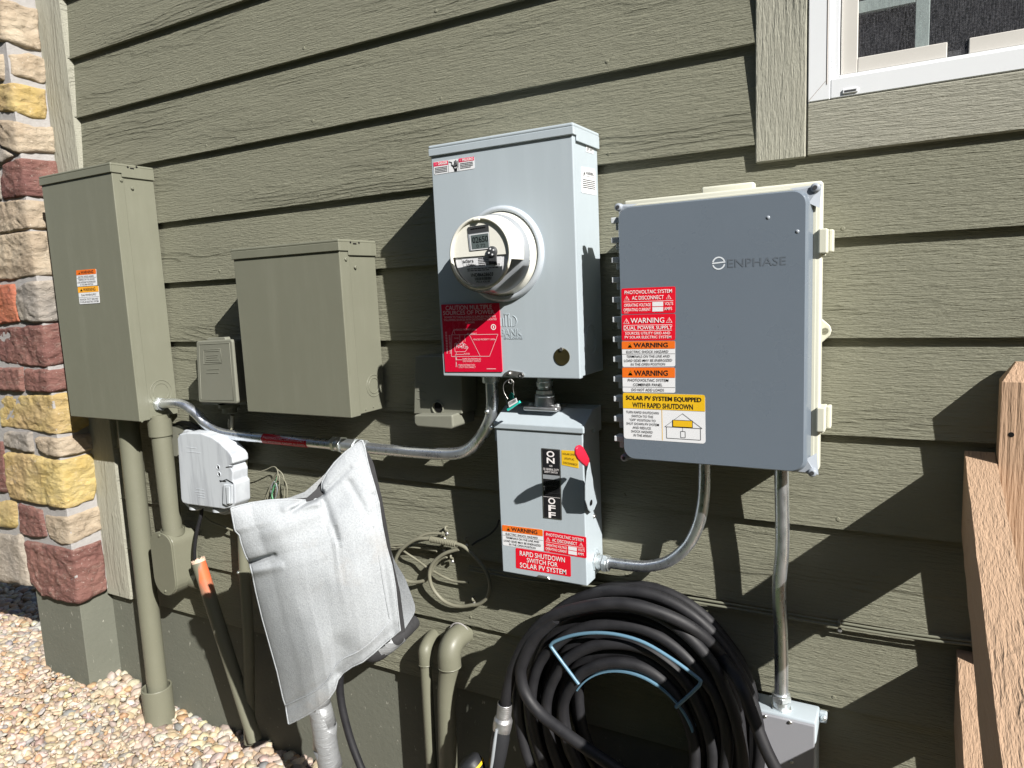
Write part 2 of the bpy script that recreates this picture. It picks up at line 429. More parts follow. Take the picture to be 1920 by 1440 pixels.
def sticker(name, parent, corners, out, mat, els, thick=.0004, rnd=.05, label=None):
    """corners: world TL,TR,BR,BL; out: outward unit normal; element coordinates u right, v down, both 0..1"""
    TL, TR, BR, BL = [Vector(c) for c in corners]; out = Vector(out)
    asp = (TR - TL).length / max((BL - TL).length, 1e-6)
    def P(u, v, k): return (TL.lerp(TR, u)).lerp(BL.lerp(BR, u), v) + out * (thick + .00025 * k)
    mb = MB()
    def rrect(u0, v0, u1, v1, ru, rv, n=4):
        pts = []
        for (cu, cv, a0) in ((u1 - ru, v0 + rv, -90), (u1 - ru, v1 - rv, 0), (u0 + ru, v1 - rv, 90), (u0 + ru, v0 + rv, 180)):
            for i in range(n + 1):
                a = math.radians(a0 + 90 * i / n); pts.append((cu + ru * math.cos(a), cv + rv * math.sin(a)))
        return pts
    o = rrect(0, 0, 1, 1, rnd / asp if asp > 1 else rnd, rnd if asp > 1 else rnd * asp)
    n = len(o); f3 = [P(u, v, 0) for u, v in o]; b3 = [p - out * thick for p in f3]
    mb.add(f3 + b3, [tuple(range(n))] + [(i, (i + 1) % n, n + (i + 1) % n, n + i) for i in range(n)], mat)
    for e in els:
        k = e[0]
        if k == 'r':
            _, mt, u0, v0, u1, v1 = e[:6]; L = e[6] if len(e) > 6 else 1
            mb.add([P(u0, v0, L), P(u1, v0, L), P(u1, v1, L), P(u0, v1, L)], [(0, 1, 2, 3)], mt)
        elif k == 'R':
            _, mt, u0, v0, u1, v1 = e[:6]; rr = e[6]
            q = rrect(u0, v0, u1, v1, rr / asp if asp > 1 else rr, rr if asp > 1 else rr * asp); mb.add([P(u, v, 1) for u, v in q], [tuple(range(len(q)))], mt)
        elif k == 't':
            _, mt, s, u0, v0, u1, v1 = e[:7]; bold = e[7] if len(e) > 7 else False
            vv, ff = text_geo(s, bold)
            mb.add([P(u0 + (u1 - u0) * a, v1 + (v0 - v1) * b, 3) for a, b in vv], ff, mt)
        elif k == 'p':
            _, mt, pts = e[:3]; L = e[3] if len(e) > 3 else 2
            mb.add([P(u, v, L) for u, v in pts], [tuple(range(len(pts)))], mt)
        elif k == 'l':
            _, mt, u0, v0, u1, v1, wd = e
            d = Vector(((u1 - u0) * asp, v1 - v0)); d.normalize(); nn = Vector((-d.y / asp, d.x)) * wd / 2
            mb.add([P(u0 + nn.x, v0 + nn.y, 2), P(u1 + nn.x, v1 + nn.y, 2), P(u1 - nn.x, v1 - nn.y, 2), P(u0 - nn.x, v0 - nn.y, 2)], [(0, 1, 2, 3)], mt)
        elif k == 'c':
            _, mt, cu, cv, r0, r1 = e; q = 24
            ang = [2 * math.pi * i / q for i in range(q)]
            a = [P(cu + r1 / asp * math.cos(x), cv + r1 * math.sin(x), 2) for x in ang]; b = [P(cu + r0 / asp * math.cos(x), cv + r0 * math.sin(x), 2) for x in ang]
            mb.add(a + b, [(i, (i + 1) % q, q + (i + 1) % q, q + i) for i in range(q)], mt)
        elif k == 'k':                                                      # barcode
            _, mt, u0, v0, u1, v1 = e; x = u0; rr = random.Random(int(u0 * 1e4))
            while x < u1:
                wd = (u1 - u0) * rr.choice((.012, .02, .03)); mb.add([P(x, v0, 2), P(x + wd, v0, 2), P(x + wd, v1, 2), P(x, v1, 2)], [(0, 1, 2, 3)], mt); x += wd + (u1 - u0) * rr.choice((.015, .025))
        elif k == 's':                                                      # rows of print too small to read: short dashes
            _, mt, u0, v0, u1, v1, rows = e; rr = random.Random(int(v0 * 1e4) + rows)
            hh = (v1 - v0) / rows
            for i in range(rows):
                x = u0; end = u1 - (rr.random() * .3 * (u1 - u0) if i == rows - 1 else 0)
                while x < end:
                    wd = (u1 - u0) * (.05 + .09 * rr.random()); x2 = min(x + wd, end)
                    mb.add([P(x, v0 + hh * (i + .2), 2), P(x2, v0 + hh * (i + .2), 2), P(x2, v0 + hh * (i + .65), 2), P(x, v0 + hh * (i + .65), 2)], [(0, 1, 2, 3)], mt); x = x2 + (u1 - u0) * .018
    ob = mb.build(name, parent)
    if label: ob['label'] = label
    return ob
def tri(cu, cv, h, asp, fill, edge):
    """warning triangle with a bolt, in label coordinates"""
    hw = h * .58 / asp
    out = [('p', edge, [(cu, cv - h / 2), (cu + hw, cv + h / 2), (cu - hw, cv + h / 2)], 1),
           ('p', fill, [(cu, cv - h * .36), (cu + hw * .78, cv + h * .41), (cu - hw * .78, cv + h * .41)], 2),
           ('p', edge, [(cu - hw * .10, cv - h * .12), (cu + hw * .12, cv - h * .12), (cu + hw * .05, cv + h * .18), (cu - hw * .05, cv + h * .18)], 3),
           ('p', edge, [(cu - hw * .09, cv + h * .23), (cu + hw * .09, cv + h * .23), (cu + hw * .09, cv + h * .32), (cu - hw * .09, cv + h * .32)], 3)]
    return out
# ================================================================== SETTING
def gz(x, y):
    t = min(max((-1.55 - x) / .5, 0), 1); t = t * t * (3 - 2 * t)
    return -1.392 + .085 * t
def ground():
    xs = np.concatenate([[-60, -20, -8], np.linspace(-4, 2.5, 27), [6, 20, 60]]); ys = np.concatenate([[-60, -20, -8], np.linspace(-3, .6, 13), [2, 8, 30, 60]])
    vs = [(x, y, gz(x, y) - .012) for y in ys for x in xs]; nx = len(xs)
    fs = [(j * nx + i, j * nx + i + 1, (j + 1) * nx + i + 1, (j + 1) * nx + i) for j in range(len(ys) - 1) for i in range(nx - 1)]
    return tag(MB().add(vs, fs, M_soil, True).build('ground', origin=(0, 0, 0)), kind='structure')
ground()

def gravel():
    bases = []
    for k in range(10):
        bm = bmesh.new(); bmesh.ops.create_icosphere(bm, subdivisions=2, radius=1)
        o = Vector((k * 5.3, 2.1, k))
        for v in bm.verts:
            n = mnoise.noise(v.co * 1.1 + o); v.co *= 1 + .46 * n + .16 * mnoise.noise(v.co * 2.6 + o)
        bases.append((np.array([v.co[:] for v in bm.verts]), np.array([[q.index for q in f.verts] for f in bm.faces]))); bm.free()
    pal = np.array([(.66, .52, .36), (.58, .42, .27), (.70, .60, .46), (.50, .33, .22), (.62, .50, .42), (.40, .31, .26), (.56, .43, .38), (.74, .68, .58),
                    (.30, .30, .30), (.58, .34, .16), (.45, .42, .38), (.68, .56, .34)])
    pal = pal * .80 + .20 * np.array([.56, .50, .43])
    wts = np.array([16, 12, 14, 8, 10, 6, 8, 8, 4, 5, 5, 8.]); wts /= wts.sum()
    V = []; F = []; T = []; off = 0
    def add(x, y, z, s):
        nonlocal off
        b, f = bases[rng.integers(10)]
        sc = s * np.array([1.0 + .35 * rng.random(), .72 + .25 * rng.random(), .48 + .25 * rng.random()])
        a = rng.random() * 6.283; t = rng.normal(0, .38, 2)
        Rz = np.array([[math.cos(a), -math.sin(a), 0], [math.sin(a), math.cos(a), 0], [0, 0, 1]])
        Rx = np.array([[1, 0, 0], [0, math.cos(t[0]), -math.sin(t[0])], [0, math.sin(t[0]), math.cos(t[0])]])
        Ry = np.array([[math.cos(t[1]), 0, math.sin(t[1])], [0, 1, 0], [-math.sin(t[1]), 0, math.cos(t[1])]])
        V.append((b * sc) @ (Rz @ Rx @ Ry).T + np.array([x, y, z])); F.append(f + off); off += len(b)
        c = np.clip(pal[rng.choice(len(pal), p=wts)] * (.82 + .3 * rng.random()) * (1 + rng.normal(0, .03, 3)), .02, .9)
        T.append(np.tile(np.append(c, 1.0), (len(b), 1)))
    def blocked(x, y):
        if x > -1.95: return y > .012
        if x > -2.22: return y > -.115
        return False
    def field(x0, x1, y0, y1, pitch, smin, smax, lay):
        for L in range(lay):
            for x in np.arange(x0, x1, pitch):
                for y in np.arange(y0, y1, pitch):
                    px, py = x + rng.uniform(-.5, .5) * pitch, y + rng.uniform(-.5, .5) * pitch
                    if blocked(px, py): continue
                    add(px, py, gz(px, py) - .010 + L * .011 + rng.uniform(-.004, .006), rng.uniform(smin, smax))
    field(-2.75, -.35, -.62, .02, .0235, .0095, .0220, 2)
    field(-3.7, -2.22, -.30, .70, .029, .013, .023, 2)
    field(-3.7, -2.75, -.62, -.30, .028, .012, .020, 1)
    field(-.35, 1.2, -.62, .02, .030, .013, .020, 1)
    field(-2.75, -.35, -.62, .02, .0165, .0035, .0075, 1)
    for _ in range(2600): add(*(lambda x, y: (x, y, gz(x, y) + .016))(rng.uniform(-2.7, -.5), rng.uniform(-.6, -.12)), rng.uniform(.005, .011))
    V = np.concatenate(V); F = np.concatenate(F); T = np.concatenate(T)
    me = bpy.data.meshes.new('gravel'); me.vertices.add(len(V)); me.vertices.foreach_set('co', V.ravel().astype(np.float32))
    me.loops.add(F.size); me.loops.foreach_set('vertex_index', F.ravel().astype(np.int32))
    me.polygons.add(len(F)); me.polygons.foreach_set('loop_start', np.arange(0, F.size, 3, dtype=np.int32)); me.polygons.foreach_set('loop_total', np.full(len(F), 3, np.int32))
    me.update(calc_edges=True); me.polygons.foreach_set('use_smooth', np.ones(len(F), bool))
    ca = me.color_attributes.new('tint', 'FLOAT_COLOR', 'POINT'); ca.data.foreach_set('color', T.ravel().astype(np.float32))
    me.materials.append(M_pebble); o = bpy.data.objects.new('gravel', me); COL.objects.link(o); tag(o, kind='stuff')
gravel()

# ------------------------------------------------------------------ siding wall
XL, XR = -1.786, 2.4
def siding():
    root = thing('siding_wall', 'olive green lap siding wall carrying all the electrical boxes', 'wall', (XL, 0, SIDE_Z0 - 11 * PITCH))
    mb = MB()
    for k in range(-4, 12):
        zb = SIDE_Z0 - k * PITCH; zt = zb + PITCH + .012
        segs = [(XL, XR)] if (k >= 5 or k <= -3) else [(XL, .335), (1.345, XR)]
        for x0, x1 in segs:
            y0, y1 = 0.0, .0135
            mb.add([(x0, y0, zb), (x1, y0, zb), (x1, y1, zt), (x0, y1, zt)], [(0, 1, 2, 3)], M_siding)
            mb.add([(x0, y0, zb), (x1, y0, zb), (x1, .0175, zb + .0005), (x0, .0175, zb + .0005)], [(3, 2, 1, 0)], M_siding)
            mb.add([(x0, y0, zb), (x0, y1, zt), (x0, .0175, zt), (x0, .0175, zb)], [(0, 1, 2, 3)], M_siding)
    rn = random.Random(9)
    for k in range(0, 11):
        for x in np.arange(-1.6, 2.2, .406):
            if k < 5 and .25 < x < 1.4: continue
            xx, zz = x + rn.uniform(-.02, .02), SIDE_Z0 - k * PITCH + .019 + rn.uniform(-.005, .005)
            yy = .0135 * .019 / PITCH; mb.lathe((xx, yy + .001, zz), (0, -1, 0), [(.0042, 0), (.0040, .0016), (.0028, .0022), (.00001, .0018)], M_siding, 12)
    mb.build('lap_boards', root)
    MB().add([(XL - .2, .028, 1.9), (XR, .028, 1.9), (XR, .028, -1.02), (XL - .2, .028, -1.02)], [(3, 2, 1, 0)], M_gap).build('sheathing', root) if False else None
    cb = MB().box(-1.922, XL, -.007, .022, SIDE_Z0 - 11 * PITCH - .004, 1.66, M_trimv, .002, 1)
    cb.build('corner_board', root)['label'] = 'taupe corner board of coarse upright grain'
    cl = MB()
    for k in range(-4, 12):
        zb = SIDE_Z0 - k * PITCH
        cl.prism([(XL - .001, -.0065, zb + .002), (XL + .006, .0005, zb + .004), (XL + .006, .0115, zb + PITCH), (XL - .001, -.0065, zb + PITCH)], (.0005, 0.0005, 0), M_trimh)
    cl.build('caulk_line', root)
siding()

def foundation():
    mb = MB()
    mb.box(-1.935, XR, .016, .25, -1.75, SIDE_Z0 - 11 * PITCH + .01, M_found)
    mb.prism([(-1.936, -.098, -1.75), (-1.936, .2, -1.75), (-2.212, .2, -1.75), (-2.212, -.098, -1.75)], (0, 0, .752), M_found, .002, 1)
    o = mb.build('foundation_wall', origin=(-.5, .1, -1.75)); tag(o, 'olive painted concrete foundation under the siding and the stone corner', 'foundation')
foundation()

# ------------------------------------------------------------------ stone veneer corner
RX, FY = -1.928, -.098
def stones():
    root = thing('stone_wall', 'stone veneer corner of tan, yellow and burgundy blocks set in grey mortar', 'stone wall', (RX, FY, -1.0))
    mo = MB()
    mo.prism([(RX + .011, .03, -.995), (RX + .011, FY - .011, -.995), (-3.3, FY - .011, -.995), (-3.3, .03, -.995)], (0, 0, 2.65), M_mortar, .004, 1)
    mo.build('mortar_bed', root)
    def uv2s(u, v):
        a = atx(u, v, RX)
        if a[1] >= FY: return (a[1] - FY, a[2])
        b = at(u, v, FY); return (b[0] - RX, b[2])
    ridge = lambda v: 0
    L = [('tan', [(0, 2), (40, 15), (66, 20), (67, 75), (72, 96), (45, 92), (15, 80), (-25, 75), (-25, 0)]),
         ('tan', [(20, 104), (50, 102), (85, 115), (88, 145), (78, 157), (25, 142)]), ('tan', [(-45, 98), (14, 105), (15, 150), (-45, 157)]),
         ('yel', [(-30, 165), (20, 160), (50, 163), (80, 170), (85, 205), (80, 224), (55, 222), (30, 212), (-30, 208)]),
         ('tan', [(-30, 228), (20, 228), (60, 240), (95, 240), (99, 288), (60, 285), (40, 290), (0, 265), (-30, 262)]),
         ('gry', [(-45, 270), (4, 272), (34, 292), (10, 312), (-45, 306)]),
         ('bur', [(18, 310), (40, 298), (100, 305), (106, 325), (108, 374), (40, 370), (16, 374), (12, 345)]), ('gry', [(-45, 318), (8, 322), (11, 374), (-45, 372)]),
         ('tan', [(-45, 384), (80, 379), (110, 383), (114, 430), (60, 428), (20, 437), (-45, 440)]),
         ('tan', [(-45, 448), (50, 437), (115, 440), (122, 515), (60, 518), (30, 525), (-45, 524)]),
         ('ora', [(-45, 535), (35, 534), (46, 602), (0, 608), (-45, 606)]), ('gry', [(43, 540), (60, 530), (126, 525), (134, 598), (75, 604), (50, 600), (43, 570)]),
         ('bur', [(2, 616), (110, 607), (142, 610), (146, 672), (90, 687), (30, 682), (8, 676)]), ('gry', [(-45, 616), (-5, 616), (0, 676), (-45, 680)]),
         ('bur', [(2, 690), (50, 688), (53, 732), (4, 730)]), ('bur', [(57, 692), (138, 688), (148, 727), (72, 733), (59, 729)]), ('tan', [(-45, 690), (-4, 690), (-2, 730), (-45, 732)]),
         ('yel', [(3, 740), (120, 737), (164, 738), (170, 792), (140, 808), (110, 812), (60, 804), (10, 799)]), ('gry', [(-45, 742), (-3, 742), (3, 800), (-45, 808)]),
         ('gry', [(20, 809), (67, 810), (71, 847), (50, 843), (20, 836)]), ('tan', [(80, 818), (130, 818), (172, 812), (176, 838), (140, 850), (100, 852), (83, 840)]),
         ('bur', [(-45, 824), (12, 826), (26, 920), (-45, 926)]), ('yel', [(22, 848), (60, 850), (110, 862), (175, 848), (182, 900), (170, 936), (122, 950), (60, 937), (30, 930)]),
         ('yel', [(-45, 936), (38, 938), (42, 987), (-45, 987)]), ('bur', [(43, 942), (86, 955), (95, 1002), (70, 1004), (46, 995)]),
         ('tan', [(94, 965), (188, 945), (190, 990), (125, 1018), (103, 1007)]),
         ('gry', [(-45, 997), (50, 1000), (62, 1060), (66, 1098), (30, 1090), (-45, 1078)]),
         ('bur', [(57, 1012), (120, 1024), (186, 1012), (192, 1060), (196, 1103), (145, 1129), (90, 1112), (67, 1087), (62, 1050)])]
    polys = [(c, [uv2s(*q) for q in P]) for c, P in L]
    rr = random.Random(3)
    z = -.99
    while z < 1.6:                                                   # the wall goes on past the left edge and above
        h = rr.uniform(.07, .15); s = -.01
        while (lambda q: 960 + FPX * q[0] / -q[2])(CAM_R.T @ (np.array([RX + s, FY, z + h / 2]) - CAM_P)) > -58 and s > -.66: s -= .01
        while s > -1.3:
            wd = rr.uniform(.12, .26); polys.append((rr.choice(['tan', 'gry', 'bur', 'yel', 'tan']), [(s - wd + .015, z), (s, z + .004), (s - .004, z + h), (s - wd + .012, z + h - .003)])); s -= wd
        z += h + .016
    z = 1.09
    while z < 1.6:
        h = rr.uniform(.08, .13); s = .085
        while s > -.18:
            wd = rr.uniform(.10, .18); polys.append((rr.choice(['tan', 'gry', 'bur', 'yel', 'tan']), [(s - wd + .015, z), (s, z + .004), (s - .004, z + h), (s - wd + .012, z + h - .003)])); s -= wd
        z += h + .016
    mb = MB(); step = .0047
    for idx, (c, P) in enumerate(polys):
        A = np.array(P); x0, z0 = A.min(0) - .012; x1, z1 = A.max(0) + .012
        if x1 > .118: x1 = .118
        st = step if x0 > -.62 and z1 < 1.12 else .014
        nx = max(3, int((x1 - x0) / st)); nz = max(3, int((z1 - z0) / st))
        X, Z = np.meshgrid(np.linspace(x0, x1, nx), np.linspace(z0, z1, nz))
        q = np.stack([X.ravel(), Z.ravel()], 1)
        wob = np.array([[mnoise.noise(Vector((a * 22 + idx, b * 22, 1))), mnoise.noise(Vector((a * 22, b * 22, idx + 7)))] for a, b in q]) * .004
        qq = q + wob
        inside = np.zeros(len(q), bool); dist = np.full(len(q), 9.0); n = len(A); j = n - 1
        for i in range(n):
            a, b = A[i], A[j]
            cond = ((a[1] > qq[:, 1]) != (b[1] > qq[:, 1])) & (qq[:, 0] < (b[0] - a[0]) * (qq[:, 1] - a[1]) / (b[1] - a[1] + 1e-12) + a[0]); inside ^= cond
            d = b - a; t = np.clip(((qq - a) @ d) / (d @ d + 1e-12), 0, 1); dist = np.minimum(dist, np.hypot(*(qq - a - t[:, None] * d).T)); j = i
        sd = np.where(inside, dist, -dist) + .0042
        H = .017 + .009 * rr.random(); tilt = (rr.uniform(-.03, .03), rr.uniform(-.04, .04)); cx, cz = A.mean(0)
        vs = []; 
        for (s, zz), d in zip(q, sd):
            nz_ = mnoise.fractal(Vector((s * 16 + idx * 3.1, zz * 16, idx)), .8, 2.0, 5)
            crk = abs(mnoise.noise(Vector((s * 9 + idx, zz * 13, idx * .7))))
            if d > 0: h = H * (1 - math.exp(-d / .0022)) + (.0060 * nz_ + .003 * (mnoise.noise(Vector((s * 30, zz * 42, idx + 3.3)))) - .0035 * max(0, .06 - crk) / .06) * min(1, d / .010) + (s - cx) * tilt[0] + (zz - cz) * tilt[1]
            else: h = d * 2.4 - .001
            k = min(max((s + .02) / .04, 0), 1)                      # round the outside corner
            nrm = Vector((k, -(1 - k), 0)).normalized()
            base = Vector((RX + min(s, 0), FY + max(s, 0), zz)); vs.append((base + nrm * h)[:])
        fs = [(b * nx + a, b * nx + a + 1, (b + 1) * nx + a + 1, (b + 1) * nx + a) for b in range(nz - 1) for a in range(nx - 1)
              if max(sd[b * nx + a], sd[b * nx + a + 1], sd[(b + 1) * nx + a + 1], sd[(b + 1) * nx + a]) > -.006]
        mb.add(vs, fs, M_st[c], True)
    mb.build('stone_facing', root)
stones()

# ------------------------------------------------------------------ window
def window():
    root = thing('window', 'white vinyl window with insect screen in wide taupe trim boards', 'window', (.8, 0, .2))
    T = -.0015
    x0, zb = at(1416, 150, T)[0], at(1465, 300, T)[2]; x1, zt = 1.385, 1.50
    xi, zi = at(1513.5, 150, T)[0], at(1517, 193, T)[2]
    mb = MB().box(x0, xi - .0015, T, .03, zb, zt, M_trimv, .002, 1); mb.build('side_trim', root)
    MB().box(1.30, x1, T, .03, zb, zt, M_trimv, .002, 1).build('side_trim', root)
    MB().box(xi + .0005, 1.2985, T + .0008, .03, zb + .002, zi, M_trimh, .002, 1).build('bottom_trim', root)
    MB().box(xi + .0005, 1.2985, T + .0008, .03, 1.41, zt, M_trimh, .002, 1).build('top_trim', root)
    fx, fz = at(1572, 120, .004)[0], at(1580, 141, .004)[2]
    f = MB(); M_sfd = paint('vinyl_seam_brown', (.34, .30, .27), .6, .05)  # brownish colour of the thin seam lines on the frame
    Y0 = -.0005
    f.box(xi + .001, fx - .012, Y0, .05, zi + .001, 1.409, M_vinyl, .0015, 1); f.box(1.2575, 1.298, Y0, .05, zi + .001, 1.409, M_vinyl, .0015, 1)
    f.box(fx - .0118, 1.2573, Y0 + .0005, .05, zi + .0015, fz - .004, M_vinyl, .0015, 1); f.box(fx - .0118, 1.2573, Y0 + .0005, .05, 1.37, 1.4085, M_vinyl, .0015, 1)
    f.box(fx - .0117, fx + .001, .006, .05, fz - .0037, 1.3698, M_vinyl, .001, 1); f.box(fx + .0012, 1.2572, .006, .05, fz - .0037, fz + .001, M_vinyl, .001, 1)
    fr = f.build('frame', root)
    gr = MB(); q0, q1 = at(1550.5, 158, Y0), at(1549, -20, Y0); gr.tube([(q0[0], Y0, q0[2]), (q0[0], Y0, 1.40)], .0009, M_sfd, 6); gr.build('seam', fr)
    q2 = at(1519, 190, Y0); MB().tube([(xi + .002, Y0, zi + .003), (q0[0], Y0, fz - .004)], .0005, M_sfd, 6).build('seam', fr)
    a = at(1580, 172, 0); b = at(1609, 170, 0)
    MB().box(a[0], b[0], -.0025, .0005, a[2] - .004, a[2] + .0035, M_vinyl, .0008, 1).box(a[0] + .003, b[0] - .003, -.0029, -.0026, a[2] - .002, a[2] + .001, M_darkgrey).build('weep_cover', fr)
    s = MB(); sx0, sz0 = fx + .003, fz + .003
    M_sf = paint('screen_frame_warm_grey', (.55, .53, .49), .5, .05)
    y = .018
    s.box(sx0, sx0 + .026, y - .004, y + .006, sz0, 1.36, M_sf, .001, 1); s.box(1.225, 1.252, y - .004, y + .006, sz0, 1.36, M_sf, .001, 1)
    s.box(sx0 + .0265, sx0 + .158, y - .004, y + .006, sz0, sz0 + .024, M_sf, .001, 1); s.box(sx0 + .188, 1.2245, y - .004, y + .006, sz0, sz0 + .024, M_sf, .001, 1)
    s.box(sx0 + .158, sx0 + .188, y + .002, y + .006, sz0, sz0 + .010, M_darkgrey)
    sf = s.build('screen_frame', root)
    MB().add([(sx0, y - .0005, sz0 + .002), (1.25, y - .0005, sz0 + .002), (1.25, y - .0005, 1.36), (sx0, y - .0005, 1.36)], [(0, 1, 2, 3)], M_screen).build('insect_mesh', sf)
    MB().box(fx, 1.257, .040, .046, fz, 1.37, M_glass).build('glass_pane', root)
    g = MB(); mx = at(1729, 60, .032)[0]; mz = at(1660, 8, .032)[2]
    tealg = paint('muntin_grey_green', (.30, .36, .35), .4, .03)
    g.box(mx - .0105, mx + .0105, .028, .039, fz + .003, 1.37, tealg, .001, 1)
    g.box(fx + .005, mx - .011, .028, .039, mz - .008, mz + .012, tealg, .001, 1); g.box(mx + .011, 1.255, .028, .039, mz + .05, mz + .07, tealg, .001, 1)
    g.build('muntin_bars', root)
window()

# ------------------------------------------------------------------ fence at the right
def fence():
    root = thing('wooden_fence', 'rough cedar fence post with sloping rails against the siding', 'fence', (.70, -.3, -1.39))
    x0, x1 = .6795, .775
    zt, zs = -.157, -.186
    mb = MB()
    bm = bmesh.new()
    yf, yb = -.046, -.003
    P = [(x0, yf, -1.45), (x1, yf, -1.45), (x1, yb, -1.45), (x0, yb, -1.45), (x0, yf, zs), (x1, yf, zs), (x1, yb, zs), (x0, yb, zs),
         (x0 + .020, yf + .030, zt), (x1 - .020, yf + .030, zt), (x1 - .020, yb, zt), (x0 + .020, yb, zt)]
    mb.add(P, [(0, 1, 5, 4), (1, 2, 6, 5), (3, 0, 4, 7), (2, 3, 7, 6), (4, 5, 9, 8), (5, 6, 10, 9), (7, 4, 8, 11), (8, 9, 10, 11)], M_cedar)
    q = at(1896, 815, yf); mb.disc((q[0], yf - .0002, q[2]), (0, -1, 0), .0042, M_gap, .0003, 12)
    mb.build('post', root)
    x0b, x1b, L = .635, .678, .93
    sl = .215
    def rail(zt_):
        m = MB(); n = 26; vs = []
        for i in range(n + 1):
            y = -.002 - L * i / n; z = zt_ + sl * y
            w1 = .0012 * mnoise.noise(Vector((y * 23, zt_, 1))); w2 = .0012 * mnoise.noise(Vector((y * 31, zt_, 5)))
            vs += [(x0b + w1, y, z), (x1b + w2, y, z), (x1b, y, z - .142), (x0b + w2, y, z - .142)]
        fs = [(0, 1, 2, 3), (4 * n + 3, 4 * n + 2, 4 * n + 1, 4 * n)]
        for i in range(n):
            for k in range(4): fs.append((4 * i + k, 4 * i + (k + 1) % 4, 4 * i + 4 + (k + 1) % 4, 4 * i + 4 + k))
        return m.add(vs, fs, M_cedary).build('rail', root)
    rail(-.310)['label'] = 'upper rail, wide and sunlit on top'
    rail(-.668)['label'] = 'lower rail, mostly hidden by the upper one'
    MB().box(.680, .770, -L, -L + .09, -1.45, -.40, M_cedar, .003, 1).build('post', root)
fence()

def sky_blocker():  # unseen house wall, added only to block sky light and deepen the shadows
    root = thing('sky_blocking_wall', 'dark olive house wall added out of view to block sky light', 'sky blocker', (0, -6.2, -1.45))
    m = MB()
    for k in range(26):
        z = -1.2 + .19 * k
        m.add([(-15, -5.9, z), (15, -5.9, z), (15, -5.912, z + .2), (-15, -5.912, z + .2)], [(0, 1, 2, 3)], M_olive); m.add([(-15, -5.9, z), (15, -5.9, z), (15, -5.92, z), (-15, -5.92, z)], [(0, 1, 2, 3)], M_olive)
    m.build('lap_boards', root); MB().box(-15, 15, -6.2, -5.915, -1.6, 3.7, M_found).build('wall', root); MB().box(-15.3, 15.3, -9, -5.45, 3.70, 3.9, M_darkgrey, .02, 1).build('blocker_cap', root)
sky_blocker()

